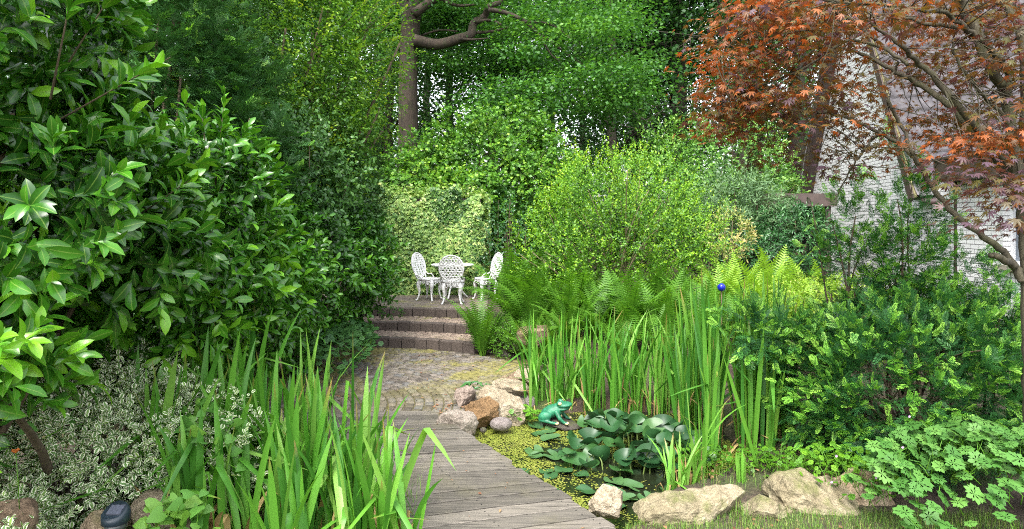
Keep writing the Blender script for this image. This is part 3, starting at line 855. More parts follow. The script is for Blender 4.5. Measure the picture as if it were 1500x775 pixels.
# tiled roof: near slope with pantile waves
m, nt, b, _ = new_mat('roof_tiles')
nn = noise_tex(nt, 6, 6, .7, coord(nt))
nt.links.new(ramp(nt, [(.3, (.085, .078, .086)), (.55, (.14, .13, .142)), (.75, (.2, .188, .2))], nn).outputs[0], b.inputs["Base Color"]); b.inputs["Roughness"].default_value = .75
M['roof'] = m
def slope(x_top, x_bot, z_bot, sign):
    ys = np.arange(-.38, 7.2, .05); rows = 22
    P0 = np.array([x_top, 0, za + .12]); P1 = np.array([x_bot, 0, z_bot])
    dd = P1 - P0; nv = np.array([-dd[2], 0, dd[0]]); nv = nrm(nv if nv[2] > 0 else -nv)
    V = []
    for rI in range(rows):
        for f, lift in ((rI / rows, .0), ((rI + 1) / rows, .075)):
            base = P0 + dd * f
            for y in ys:
                V.append(base + nv * (lift + .085 * abs(math.sin(y * math.pi / .26)) ** .7) + np.array([0, y, 0]))
    ny_ = len(ys); F = []
    for rI in range(2 * rows - 1):
        for j in range(ny_ - 1):
            F.append((rI * ny_ + j, rI * ny_ + j + 1, (rI + 1) * ny_ + j + 1, (rI + 1) * ny_ + j))
    return np.array(V), np.array(F)
mb = MB(); mb.add(*slope(xa, xn + .25, zf - .35, 1)); mb.add(*slope(xa, xf - .25, zf - .35, -1))
mb.build('roof', M['roof'], house)
mb = MB(); mc = MB()
for xb in (xn + .22, xf - .22):
    A = np.array([xa, 0, za + .1]); Bp = np.array([xb, 0, zf - .35]); d = nrm(Bp - A); nv = nrm(np.array([-d[2], 0, d[0]])); nv = nv if nv[2] > 0 else -nv
    for (mm, y0, y1, t0, t1) in ((mb, -.4, -.36, -.17, .03), (mb, -.36, -.002, -.06, -.02), (mc, -.37, -.33, .032, .07)):
        V = [A + nv * t0 + UP * 0, Bp + nv * t0, Bp + nv * t1, A + nv * t1]
        V = [q + np.array([0, y0, 0]) for q in V] + [q + np.array([0, y1, 0]) for q in V]
        mm.add(V, [(0, 1, 2, 3), (7, 6, 5, 4), (0, 4, 5, 1), (1, 5, 6, 2), (2, 6, 7, 3), (3, 7, 4, 0)])
mb.build('bargeboard', M['brown_wood'], house, smooth=False)
mc.build('verge_strip', M['cream'], house, smooth=False)
mb = MB(); mb.box((xn + .1, .35, 0), (xn + .4, 7, zf - .3)); mb.build('side_wall', M['brick'], house, smooth=False)
mb = MB(); g = [(xn + .42, y, zf - .42) for y in (-.3, 7)]
mb.tube(g, .07, 8); mb.build('gutter', M['pipe'], house)

# flat roofed carport beside the house
cp = thing('carport', 'low dark carport with brown fascia between the grey-green shrub and the house', 'carport', (6.35, 13.9, 0))
mb = MB(); mb.box((-.8, -.5, 2.24), (.75, 2.6, 2.52)); mb.build('roof', M['brown_wood'], cp, smooth=False)
mb = MB()
mb.box((-.72, 2.3, 0), (.72, 2.4, 2.235)); mb.box((.5, -.2, 0), (.6, 2.29, 2.235)); mb.build('back_wall', M['dark'], cp, smooth=False)  # near-black walls: the shade under the roof is put into their colour
for x in (-.66, .6): MB().box((x - .06, -.4, 0), (x + .06, -.28, 2.235)).build('post', M['brown_wood'], cp, smooth=False)

# ------------------------------------------------------------------ woods behind
rng = np.random.default_rng(21)
def forest_tree(seed, h, r, crown_z, nclus, leaf):
    rng = np.random.default_rng(seed)
    tr = MB()
    z = np.linspace(-.3, h, 9); wob = np.cumsum(rng.normal(size=(9, 2)) * .12, 0)
    pts = np.column_stack([wob, z]); pts[0, :2] = 0
    tr.tube(pts, np.linspace(r * 1.25, r * .25, 9), 8)
    cen = []
    for k in range(13):
        t = rng.uniform(.25, .97); i = int(t * 8); b = pts[i] + (pts[min(i + 1, 8)] - pts[i]) * (t * 8 - i)
        a = rng.uniform(0, 6.28); l = rng.uniform(1.5, 4.2) * (1.15 - .6 * t)
        e = b + np.array([math.cos(a) * l, math.sin(a) * l, rng.uniform(.2, 1.6)])
        mid = (b + e) / 2 + UP * rng.uniform(-.1, .4)
        tr.tube([b, mid, e], [r * .35 * (1.1 - t), r * .22 * (1.1 - t), .015], 5)
        for _ in range(4):
            q = mid + (e - mid) * rng.uniform(0, 1); e2 = q + rng.normal(size=3) * .8
            tr.tube([q, e2], [.02, .008], 4)
            cen.append(e2)
    return tr, np.array(cen)
tree_kinds = []
for k, (h, r, cz, ncl) in enumerate(((17, .27, 7.5, 120), (15, .2, 6.5, 105), (19, .34, 9, 130))):
    rg = np.random.default_rng(100 + k)
    tr, cen = forest_tree(50 + k, h, r, cz, ncl, .16)
    ells = [((0, 0, (cz + h) / 2 + 1.5), (3.2, 3.2, (h - cz) / 2 + .5)), ((.8, -.6, h - 3.5), (2.6, 2.6, 3.2))]
    cc = in_ells(rg, ells, ncl, .3)
    cc = np.concatenate([cc, cen[cen[:, 2] > 5.2], cen[cen[:, 2] <= 5.2][::4]])
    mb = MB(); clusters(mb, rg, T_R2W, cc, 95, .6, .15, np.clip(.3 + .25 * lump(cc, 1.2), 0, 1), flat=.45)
    tree_kinds.append((tr.mesh('trunk', M['bark_wood']), mb.mesh('crown', M['wood_leaf'])))
spots = [(-9, 24, 0), (-6.0, 27, 2), (-3.3, 30, 1), (-.6, 26, 0), (2.2, 31, 1), (4.1, 24.5, 1), (5.6, 29, 0), (7.2, 26.5, 2), (8.6, 33, 1), (10.2, 27, 0), (12.2, 31, 2), (14.5, 26, 1), (17, 30, 0),
         (-12, 29, 1), (-4.6, 22.5, 1), (-6.5, 21, 0), (8.3, 22, 1), (10.6, 23, 2), (6.6, 34, 0), (-15, 25, 2), (-8, 19, 1), (-11, 17, 0), (0.8, 38, 2), (4.5, 40, 0), (9.5, 41, 1), (-5, 39, 0), (14.5, 39, 2), (20, 27, 1)]
for i, (x, y, k) in enumerate(spots):
    o = thing('woodland_tree', ('tall slim woodland tree with dark trunk behind the bright green shrub', 'thin young woodland tree with bare lower trunk in the wood behind', 'stout dark trunked woodland tree with a high leafy crown')[k], 'tree', (x, y, .3), 'trees of the wood behind the garden', rng.uniform(0, 6.28))
    s = rng.uniform(.88, 1.12); o.scale = (s, s, s)
    for nm, me in (('trunk', tree_kinds[k][0]), ('crown', tree_kinds[k][1])):
        c = bpy.data.objects.new(nm, me); C.objects.link(c); c.parent = o
# understory shrubs of the wood
us = []
for k in range(2):
    rg = np.random.default_rng(140 + k)
    cc = in_ells(rg, [((0, 0, 1.3), (1.6, 1.3, 1.3)), ((.4, .1, 2.4), (1.1, 1.0, 1.4 + .5 * k))], 75, .4)
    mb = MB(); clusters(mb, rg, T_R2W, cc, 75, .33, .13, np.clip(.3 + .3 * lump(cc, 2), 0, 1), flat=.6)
    us.append((mb.mesh('foliage', M['wood_leaf']), stems_mb(rg, (0, 0, 0), cc[:12], .03).mesh('branches', M['bark_wood'])))
for i in range(26):
    x = -11 + i * 1.15 + rng.normal() * .4; y = rng.uniform(19, 24) if i % 2 else rng.uniform(24, 31)
    if -4.5 < x < -1.5 and y < 21: y = 23
    if x > 8: y = max(y, 24)
    o = thing('understory_shrub', ('leafy dark shrub filling the foot of the wood', 'taller dark shrub in the undergrowth of the wood')[i % 2], 'shrub', (x, y, .3), 'undergrowth shrubs of the wood', rng.uniform(0, 6.28))
    s = rng.uniform(.6, .95); o.scale = (s * 1.2, s * 1.2, s)
    for me in us[i % 2]:
        c = bpy.data.objects.new(me.name.split('.')[0], me); C.objects.link(c); c.parent = o
mb = MB()
cc = np.column_stack([rng.uniform(-55, 60, 1300), rng.uniform(46, 58, 1300), rng.uniform(0, 1, 1300) ** 1.3 * 10.5])
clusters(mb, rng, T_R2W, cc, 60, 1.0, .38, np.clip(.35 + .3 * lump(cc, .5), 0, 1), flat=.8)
tag(mb.build('distant_woods', M['wood_leaf']), 'far green mass of the wood beyond the trunks', 'wood', kind='stuff')

# ------------------------------------------------------------------ oak
rng = np.random.default_rng(31)
ok = thing('oak_tree', 'large oak with thick brown trunk and a long crooked limb behind the creeper', 'tree', (-3.06, 18, .3))
mb = MB()
def curve(pts, n=14):
    pts = np.array(pts, float)
    t = np.linspace(0, len(pts) - 1, n); out = []
    for q in t:
        i = min(int(q), len(pts) - 2); f = q - i
        p0, p1, p2, p3 = pts[max(i - 1, 0)], pts[i], pts[i + 1], pts[min(i + 2, len(pts) - 1)]
        out.append(.5 * (2 * p1 + (p2 - p0) * f + (2 * p0 - 5 * p1 + 4 * p2 - p3) * f * f + (3 * p1 - p0 - 3 * p2 + p3) * f ** 3))
    return np.array(out)
tp = [P(596, 408, 18), P(597, 300, 18), P(598, 200, 18), P(598, 100, 18), P(601, 40, 18), P(606, -60, 18), P(600, -260, 18)]
mb.tube(curve(tp, 26), np.interp(np.linspace(0, 1, 26), [0, .1, .55, .75, 1], [.42, .32, .265, .3, .16]), 14)
tw = MB()
limbs = [([(606, 58), (640, 65), (672, 57), (690, 50), (694, 34), (710, 24), (716, 10), (732, 2), (744, -25)], [.17, .06], 17.6),
         ([(600, 20), (585, 8), (560, 2), (530, -20)], [.13, .05], 18), ([(606, 20), (640, -4), (680, -30), (760, -60)], [.15, .05], 17.5),
         ([(604, 40), (590, 15), (572, -40)], [.14, .05], 18.3),
         ([(690, 48), (722, 46), (745, 40)], [.06, .02], 17.5), ([(696, 32), (720, 30), (742, 40)], [.06, .02], 17.4),
         ([(716, 14), (745, 20), (770, 32), (790, 50), (812, 65), (850, 92), (885, 110)], [.07, .015], 16.8), ([(770, 32), (800, 34), (822, 45), (845, 66)], [.035, .012], 16.5),
         ([(672, 57), (690, 58), (715, 56)], [.05, .015], 17.2), ([(640, -4), (670, 8), (700, 6)], [.06, .02], 17), ([(790, 50), (806, 78), (820, 90)], [.03, .01], 16.3),
         ([(620, 62), (600, 60), (640, 45), (670, 46)], [.04, .02], 18.2)]
for pts, rr, Y in limbs:
    c = curve([P(x, y, Y + .15 * math.sin(i * 1.7)) for i, (x, y) in enumerate(pts)], 5 * len(pts))
    mb.tube(c, np.linspace(rr[0], rr[1], len(c)), 9)
for a in range(9):
    an = a * .7; e = np.array([-3 + 6.5 * math.cos(an), 18 + 6 * math.sin(an), 12 + (a % 3) * 2])
    mb.tube(curve([tp[-2] + UP * (a % 4) * .6, (tp[-2] + e) / 2 + UP, e], 9), np.linspace(.14, .03, 9), 7)
o = mb.build('trunk', M['bark_oak'], ok); o.location = tuple(-np.array(ok.location))
mb = MB(); cc = []
for (px, py, rx, ry, Y, dy, n) in ((690, 30, 90, 40, 20.5, 1.4, 46), (800, 30, 100, 45, 18.2, 2.2, 32), (830, 95, 105, 85, 16.8, 2.8, 34), (885, 120, 60, 70, 16.4, 2.0, 16), (740, 110, 75, 40, 19.5, 1.2, 60), (895, 165, 30, 30, 17, 1.5, 7), (925, 90, 25, 60, 16.4, 1.2, 12), (760, 150, 40, 25, 16.5, .8, 14),
                                   (790, 150, 100, 40, 16.8, 2.2, 20), (700, 95, 50, 20, 19.5, 1, 14), (650, 10, 60, 14, 20, 1.0, 22), (650, -6, 60, 10, 17, 1.0, 8), (640, 95, 28, 12, 18.6, .6, 8), (860, 40, 85, 50, 17, 2.2, 22), (560, 10, 60, 30, 18.5, 1.5, 30)):
    d = rand_dirs(rng, n) * (rng.random(n) ** .33)[:, None]
    for q in d: cc.append(P(px + q[0] * rx, py + q[1] * ry, Y + q[2] * dy))
cc = np.array(cc)
clusters(mb, rng, T_R2W, cc, 120, .5, .1, np.clip(.38 + .32 * lump(cc, 2.2) + .12 * S(cc[:, 0], .5, 2.5), 0, 1), flat=.2, upn=1.6)  # lit outer edge put into the leaf colour: clusters lighten towards the right
cc = in_ells(rng, [((-3, 18, 13.5), (7.5, 6.5, 5.0)), ((1.5, 17, 12), (4.5, 4, 2.6))], 60, .6)
clusters(mb, rng, T_R2W, cc, 70, .7, .22, np.clip(.35 + .25 * lump(cc, 1), 0, 1), flat=.5)
o = mb.build('crown', M['oak'], ok); o.location = tuple(-np.array(ok.location))

# ------------------------------------------------------------------ left hedge side
def L3(*a): return [(np.array(c, float), np.array(r, float)) for c, r in a]
lg = 'cherry laurels along the left side'
bush('cherry_laurel', 'tall glossy cherry laurel nearest the camera above the variegated euonymus', 'laurel', 1,
     L3(((-2.8, 2.75, 2.95), (.85, .8, .95)), ((-2.6, 3.05, 1.95), (.9, .85, .58)), ((-2.9, 2.95, 1.65), (.75, .7, .48)), ((-2.95, 3.0, 1.6), (.75, .8, .45)), ((-2.1, 2.35, 1.32), (.22, .22, .2))), 92, T_LAUREL, 10, .2, .125, 'laurel',
     group=lg, d_up=.25, d_rand=.4, base=(-2.8, 3.0, .25), n_stems=26, depth=.3, lumpy=.22, tip_v=.5, up=.5,
     spikes=[(P(150, 140, 2.6), (.8, 0, .45), .3), (P(120, 60, 2.7), (.5, 0, .8), .35), (P(240, 290, 3.0), (.7, -.2, .4), .2), (P(95, 40, 2.5), (.2, 0, 1), .3)])
bush('cherry_laurel', 'middle glossy cherry laurel with an upright leading shoot beside the dark yew', 'laurel', 2,
     L3(((-2.85, 4.25, 1.6), (.98, 1.15, .78)), ((-2.35, 4.5, 1.95), (.5, .55, .6)), ((-2.5, 5.3, 1.35), (.6, .7, .75))), 90, T_LAUREL, 10, .2, .118, 'laurel',
     group=lg, d_up=.3, d_rand=.4, base=(-2.8, 4.6, 0), n_stems=22, depth=.3, lumpy=.2, tip_v=.45, up=.5,
     spikes=[(P(322, 210, 4.3), (.1, 0, 1), .36), (P(345, 225, 4.4), (.4, 0, 1), .25), (P(300, 205, 4.3), (-.1, 0, 1), .22), (P(375, 240, 4.6), (.6, 0, .7), .2)])
bush('cherry_laurel', 'low dark cherry laurel next to the curved steps', 'laurel', 3,
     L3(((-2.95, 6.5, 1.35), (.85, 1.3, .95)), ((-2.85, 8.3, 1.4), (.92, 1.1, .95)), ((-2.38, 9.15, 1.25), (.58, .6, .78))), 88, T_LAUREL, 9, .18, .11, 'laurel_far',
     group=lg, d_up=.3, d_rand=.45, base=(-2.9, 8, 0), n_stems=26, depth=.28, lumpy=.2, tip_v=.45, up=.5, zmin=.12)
bush('yew_tree', 'dark blue-green yew with feathery sprays behind the cherry laurels', 'yew', 4,
     L3(((-3.75, 5.9, 3.2), (1.15, 1.1, 1.9)), ((-3.0, 6.3, 2.6), (.6, .7, 1.2)), ((-4.4, 6.0, 2.4), (1.1, 1.1, 2.2))), 75, T_SPRIG, 7, .24, .17, 'yew_dark', tips=(T_TIP, .1, .35, 2), vs=.25, d_up=.1, planar=True, n_stems=24, depth=.35, lumpy=.3, lf=3, r0=.04, tip_v=.3, alpha=(55, 15), fill=.4)
bush('light_leaved_tree', 'light green small leaved tree leaning over the hedge left of the oak', 'tree', 5,
     L3(((-3.35, 9.0, 4.3), (1.55, 1.5, 1.9)), ((-4.3, 8.6, 5.0), (1.6, 1.5, 2.0)), ((-3.2, 8.6, 3.0), (1.1, 1.0, 1.0))), 140, T_SMALL, 8, .32, .058, 'light_tree', planar=True, vs=.12, d_up=.05, d_rand=.6, n_stems=46, depth=.5, lumpy=.25, lf=3.2, r0=.05, base=(-3.9, 9.0, 0), tip_v=.25, parts=('crown', 'trunk'), jit=.5, fill=1.0,
     spikes=[(P(548 + 5 * i, 40 + 24 * i, 8.6), (.9, -.2, .2), .3) for i in range(4)] + [(P(500 + 14 * i, 15 + (i % 3) * 10, 8.3), (.6, -.2, .5), .3) for i in range(6)])
bush('dull_shrub', 'dull green round leaved shrub above the far laurel', 'shrub', 6,
     L3(((-3.0, 7.6, 2.25), (.95, 1.2, 1.1)), ((-2.7, 8.7, 2.1), (.75, .8, .9)), ((-3.0, 6.4, 2.0), (.6, .7, .7))), 110, T_SMALL, 7, .22, .07, 'dull_shrub', d_up=.2, d_rand=.6, n_stems=26, depth=.4, lumpy=.22, lf=3, tip_v=.3, jit=.5, fill=.45)
bush('thuja_column', 'narrow columnar conifer at the left end of the ivy wall', 'conifer', 7, L3(((-2.75, 11, 1.9), (.36, .36, 1.75))), 260, T_SPRIG_FAR, 4, .12, .11, 'thuja', d_up=.9, d_rand=.3, n_stems=3, planar=True, fill=.5)

bush('hazel_tree', 'mid green tree filling the gap behind the light leaved tree', 'tree', 26, L3(((-5.0, 13.5, 4.0), (1.7, 1.0, 3.4)), ((-3.9, 14.5, 5.5), (.9, .8, 3.0))), 60, T_R, 8, .3, .1, 'oak', d_rand=.7, n_stems=16, r0=.05, depth=.4, lumpy=.25, parts=('crown', 'trunk'))
# backing greenery further left
bush('holly_tree', 'dark dense evergreen tree at the back of the left hedge', 'tree', 8, L3(((-6.2, 10, 4.4), (2.2, 1.8, 4.2)), ((-5.6, 6.6, 4.2), (1.6, 1.8, 3.6))), 60, T_R, 8, .3, .09, 'dull_shrub', d_rand=.7, n_stems=20, r0=.08, depth=.4, lumpy=.25, parts=('crown', 'trunk'))

# ------------------------------------------------------------------ ivy wall and creeper
rng = np.random.default_rng(41)
iw = thing('ivy_wall', 'garden wall wholly covered with pale yellow-green ivy behind the white chairs', 'ivy wall', (-1.7, 12.6, .38))
MB().box((-1.06, .04, 0), (1.06, .3, 2.0)).build('wall', M['brown_wood'], iw, smooth=False)
n = 11000
x = rng.uniform(-1.12, 1.14, n); z = rng.random(n) * (2.12 + .12 * np.sin(x * 5) + .08 * np.sin(x * 13 + 1)); x = x * (1 + .07 * np.sin(z * 6) + .05 * np.sin(z * 15))
y = -.07 - .09 * rng.random(n) - .09 * lump(np.stack([x, 0 * x, z], 1), 5)
p = np.stack([x, y, z], 1)
top = rng.random(1600); pt = np.stack([rng.uniform(-1.12, 1.14, 1600), rng.uniform(-.15, .35, 1600), 2.04 + .3 * top * rng.random(1600)], 1)
sd_ = np.stack([1.1 + .16 * rng.random(1500), rng.uniform(-.05, .3, 1500), rng.random(1500) * 2.1], 1)
mb = MB()
gsel = (lump(p, 2.0) + 1.3 * (z / 2.1 - .62) - .8 * np.abs(x - .15)) > .22
gsel &= rng.random(n) < .6
for sel, mat in ((~gsel, 0), (gsel, 1)):
    q = p[sel]; k = len(q)
    mb.scatter(T_IVY, q, nrm(np.stack([rng.normal(size=k) * .6, -.5 + 0 * q[:, 0], -.9 + rng.normal(size=k) * .4], 1)), nrm(np.stack([rng.normal(size=k) * .4, -np.ones(k), .45 + rng.normal(size=k) * .3], 1)), .055 * rng.uniform(.6, 1.25, k), np.clip(.42 + .2 * lump(q, 3) + rng.normal(size=k) * .3, 0, 1), mat)
for q, nrmv in ((pt, UP), (sd_, np.array([1.0, -.3, .2]))):
    k = len(q)
    mb.scatter(T_IVY, q, rand_dirs(rng, k) + np.array([0, -.4, 0]), nrm(nrmv + rng.normal(size=(k, 3)) * .35), .045 * rng.uniform(.7, 1.2, k), np.clip(rng.normal(.5, .2, k), 0, 1), 0)
mb.build('ivy', [M['ivy_pale'], M['ivy_green']], iw)
bush('creeper_mound', 'great mound of bright green creeper heaped up below the oak trunk', 'creeper', 9,
     L3(((-.65, 14.3, 2.4), (1.6, 1.0, 2.0)), ((-2.1, 14.0, 2.3), (1.15, .8, 1.35)), ((.65, 14.1, 2.0), (1.0, .9, 1.75)), ((.25, 14.6, 3.9), (.5, .4, .75)), ((-1.1, 13.4, 2.45), (.9, .5, .5))), 150, T_IVY, 7, .28, .062, 'creeper', d_up=-.1, d_rand=.7, n_stems=26, depth=.3, lumpy=.27, lf=3.5, tip_v=.45, vs=.2, jit=.5, up=.7, base=(-.7, 14.3, .38))
bush('vine_tangle', 'dark tangle of stems and leaves in the gap right of the ivy wall', 'vine', 10, L3(((-.15, 12.4, 1.3), (.55, .4, 1.1))), 70, T_R, 6, .25, .06, 'rhodo', n_stems=34, r0=.012, depth=.5)

# ------------------------------------------------------------------ shrubs of the middle and right
bush('bright_shrub', 'airy bright yellow-green shrub with many forking stems above the ferns', 'shrub', 12,
     L3(((1.7, 9.6, 1.95), (1.1, 1.0, 1.02)), ((.85, 9.5, 1.5), (.7, .75, .72)), ((2.5, 9.7, 1.5), (.8, .85, .8)), ((1.2, 9.4, 2.35), (.45, .4, .45)), ((2.2, 9.5, 2.3), (.45, .4, .45))), 150, T_SMALL, 9, .28, .044, 'bright_shrub', twig='twig_pale', d_up=1.0, d_rand=.45, n_stems=75, depth=.75, lumpy=.28, lf=4, tip_v=.55, r0=.016, base=(1.65, 9.7, .4), jit=.5, fill=.35)
bush('viburnum', 'tiered light green shrub at the foot of the wood left of the house', 'shrub', 13, L3(((5.2, 15, 3.0), (1.7, 1.0, 1.3)), ((6.2, 15.5, 2.6), (.9, .8, .9)), ((3.6, 15, 2.9), (1.0, .8, 1.2))), 75, T_SMALL, 8, .3, .085, 'viburnum', d_up=-.1, d_rand=.5, n_stems=20, up=.8, lumpy=.28, depth=.45, tip_v=.4)
bush('grey_leaved_shrub', 'soft grey-green shrub beside the carport', 'shrub', 14, L3(((4.6, 12.5, 2.1), (.75, .6, .85)), ((5.3, 12.9, 2.0), (.6, .5, .6))), 130, T_LONG, 8, .25, .09, 'buddleia', d_up=.5, n_stems=16, depth=.5, lumpy=.25, jit=.5)
bush('rhododendron', 'dark glossy rounded shrub in front of the carport', 'shrub', 15, L3(((5.5, 12, 1.5), (.85, .6, .68)), ((4.7, 11.7, 1.1), (.6, .5, .6))), 90, T_LONG, 8, .18, .1, 'rhodo', n_stems=14, depth=.3)
bush('pieris', 'small shrub with yellow and pink young leaves right of the bright shrub', 'shrub', 16, L3(((3.75, 10.6, 1.7), (.35, .3, .35))), 140, T_LONG, 8, .15, .065, 'pieris', n_stems=8, d_up=.6)
bush('lime_shrub', 'low lime-yellow shrub half hidden behind the right yew', 'shrub', 17, L3(((4.0, 8.0, .6), (.9, .6, .5)), ((5.0, 7.6, .5), (.9, .6, .45))), 110, T_SMALL, 7, .16, .05, 'lime', n_stems=10, d_up=.5)
ygrp = 'yews right of the pond'
bush('yew_bush', 'broad dark yew bush with fresh light tips right of the pond', 'yew', 18,
     L3(((3.3, 5.05, .6), (.95, .75, .62)), ((3.4, 5.45, .85), (.5, .45, .5)), ((2.7, 5.1, .5), (.42, .4, .5)), ((4.2, 5.2, .5), (.8, .6, .55)), ((2.15, 5.15, .98), (.28, .2, .13)), ((3.0, 4.7, .55), (.6, .4, .5))), 150, T_SPRIG, 6, .19, .115, 'yew', tips=(T_TIP, .085, 1.0, 4), d_up=.25, d_rand=.55, planar=True, n_stems=40, depth=.4, lumpy=.26, lf=3.5, tip_v=.2, vs=.18, alpha=(60, 18), base=(3.2, 5.1, 0), fill=.5, r0=.015)
for sd2, lab, (px, pt_, pb, Y, rx) in ((19, 'slender upright yew shoot in front of the white gable', (1240, 275, 480, 5.4, .24), ), (20, 'tallest upright yew leader left of the brown drainpipe', (1322, 238, 500, 5.3, .3)), (22, 'short yew side shoot below the house window', (1475, 415, 520, 5.0, .2)), (23, 'spreading yew shoot reaching across the brown drainpipe', (1385, 345, 520, 5.2, .28))):
    a, b2 = P(px, pt_, Y), P(px, pb, Y); c = (a + b2) / 2
    bush('yew_shoot', lab, 'yew', sd2, L3((c, (rx, rx, (a[2] - b2[2]) / 2))), 80, T_SPRIG, 6, .2, .11, 'yew', tips=(T_TIP, .085, 1.0, 4), d_up=.8, d_rand=.45, planar=True, n_stems=9, depth=.85, lumpy=.3, lf=5, tip_v=.5, alpha=(60, 18), base=(c[0], c[1], .1), r0=.016, fill=0, group=ygrp)

# ------------------------------------------------------------------ red maple
rng = np.random.default_rng(61)
mp = thing('japanese_maple', 'red and purple leaved maple with bare olive branches at the right edge', 'tree', (3.36, 4.05, 0))
mb = MB()
MY = 4.05
def mbranch(pts, r0, r1, dy=0.0, n=None):
    q = [P(x, y, MY + dy * i / (len(pts) - 1) + .04 * math.sin(i * 2.1)) for i, (x, y) in enumerate(pts)]
    c = curve(q, n or 5 * len(pts)); c = c + rng.normal(size=c.shape) * .004
    mb.tube(c, np.linspace(r0, r1, len(c)), 9)
    return c
BR = []
BR.append(mbranch([(1514, 772), (1510, 640), (1507, 520), (1505, 430), (1500, 340), (1494, 270), (1482, 190), (1470, 130), (1448, 95), (1432, 50), (1412, 10), (1395, -30), (1370, -90)], .04, .026, 0))
BR.append(mbranch([(1494, 400), (1472, 372), (1436, 342), (1395, 312), (1362, 268), (1335, 226), (1310, 206), (1285, 193), (1240, 172), (1205, 165), (1165, 162), (1120, 158)], .024, .005, .5))
BR.append(mbranch([(1490, 255), (1450, 210), (1410, 165), (1372, 118), (1345, 92), (1322, 68), (1300, 52), (1270, 30)], .027, .008, -.3))
BR.append(mbranch([(1488, 300), (1460, 232), (1425, 190), (1385, 150), (1345, 122), (1312, 104), (1270, 82), (1225, 70), (1170, 72), (1120, 80)], .028, .006, .7))
BR.append(mbranch([(1338, 228), (1318, 180), (1302, 150), (1296, 125), (1310, 105), (1316, 92)], .013, .006, .1))
BR.append(mbranch([(1290, 196), (1275, 208), (1262, 225), (1245, 250), (1228, 285)], .01, .004, .2))
BR.append(mbranch([(1476, 140), (1475, 105), (1450, 70), (1415, 42), (1385, 18), (1345, 15), (1300, 8), (1240, 5), (1180, -5)], .02, .006, -.4))
BR.append(mbranch([(1470, 128), (1440, 62), (1400, 40), (1360, 35), (1320, 25), (1290, 22), (1240, 35), (1190, 45), (1120, 40)], .018, .005, .5))
BR.append(mbranch([(1440, 235), (1435, 205), (1428, 175)], .015, .01, 0))
BR.append(mbranch([(1497, 412), (1486, 390), (1470, 380), (1452, 373)], .026, .02, -.1))
BR.append(mbranch([(1502, 240), (1506, 150), (1500, 60), (1480, 10), (1440, -20)], .05, .03, .3))
BR.append(mbranch([(1482, 190), (1460, 160), (1430, 130), (1400, 85), (1395, 60)], .014, .006, -.2))
BR.append(mbranch([(1330, 95), (1290, 70), (1240, 60), (1180, 100), (1130, 120), (1080, 140), (1045, 160)], .012, .004, .4))
BR.append(mbranch([(1285, 60), (1230, 20), (1170, 0), (1120, 20), (1075, 60), (1050, 95)], .012, .004, .1))
allb = np.concatenate([b_[len(b_) // 3:] for b_ in BR[:8] + BR[10:]])
MC = []
def spray(px, py, rx, ry, Y, dy, n, v, vs=.14):
    for _ in range(n):
        a, q = rng.uniform(0, 6.28), math.sqrt(rng.random())
        MC.append((P(px + rx * q * math.cos(a), py + ry * q * math.sin(a), Y + rng.uniform(-dy, dy)), np.clip(v + rng.normal() * vs, 0, 1)))
spray(1135, 75, 85, 75, 4.4, .7, 50, .45, .28)
spray(1065, 90, 30, 70, 4.4, .5, 14, .8, .15)
spray(1085, 150, 55, 45, 4.5, .5, 26, .55, .28)
spray(1060, 180, 32, 18, 4.5, .3, 9, .72)
spray(1075, 120, 20, 60, 4.4, .3, 8, .95, .05)
spray(1145, 165, 80, 24, 4.4, .6, 15, .3)
spray(1200, 110, 80, 80, 4.3, .7, 36, .5, .22)
spray(1130, 15, 70, 28, 4.4, .7, 26, .72)
spray(1230, 25, 110, 28, 4.2, .8, 32, .55, .2)
spray(1265, 185, 50, 18, 4.4, .4, 6, .4)
spray(1215, 245, 22, 18, 4.4, .4, 4, .3)
spray(1190, 210, 26, 26, 4.6, .3, 5, .42)
spray(1115, 225, 32, 24, 4.8, .3, 7, .45)
spray(1295, 225, 25, 20, 4.4, .3, 5, .6)
spray(1330, 110, 80, 70, 4.9, .5, 15, .45, .2)
spray(1390, 60, 90, 55, 4.6, .8, 28, .4)
spray(1430, 150, 60, 60, 4.7, .5, 18, .42)
spray(1475, 60, 60, 80, 4.2, .6, 26, .38)
spray(1380, 20, 110, 24, 4.8, .5, 18, .42)
spray(1380, 190, 60, 24, 4.7, .3, 15, .62)
spray(1430, 215, 60, 18, 4.0, .4, 10, .75)
spray(1455, 205, 30, 14, 3.5, .15, 6, .88, .06)
spray(1450, 255, 50, 22, 3.4, .2, 10, .1, .08)
spray(1488, 300, 32, 38, 3.2, .2, 12, .2, .12)
spray(1490, 130, 40, 60, 3.5, .3, 10, .3)
spray(1450, -60, 220, 60, 4.2, 1.0, 70, .5, .2)
spray(1180, -60, 140, 60, 4.4, 1.0, 50, .6, .2)
spray(1640, 100, 110, 160, 4.2, .9, 80, .45, .2)
lf = MB()
for c, v0 in MC:
    # a flat spray: twig with leaves hanging round it
    j = np.argsort(((allb - c) ** 2).sum(1))[rng.integers(0, 12)]; bpt = allb[j]
    mid = (bpt + c) / 2 + UP * .04 + rng.normal(size=3) * .03
    if np.linalg.norm(bpt - c) < .75: mb.tube([bpt, mid, c], [.004, .003, .0015], 4)
    k = rng.integers(18, 29)
    o = rng.normal(size=(k, 3)) * np.array([.13, .13, .03])
    out = nrm(o * np.array([1, 1, .2]) + 1e-3)
    ax = nrm(out + np.array([0, 0, -.35]) + rng.normal(size=(k, 3)) * .35)
    nr = nrm(UP + out * .35 + rng.normal(size=(k, 3)) * .35)
    lf.scatter(T_MAPLE, c + o, ax, nr, .044 * rng.uniform(.5, 1.25, k), np.clip(v0 + rng.normal(size=k) * .2, 0, 1))
o = mb.build('trunk', M['bark_maple'], mp); o.location = (-3.36, -4.05, 0)
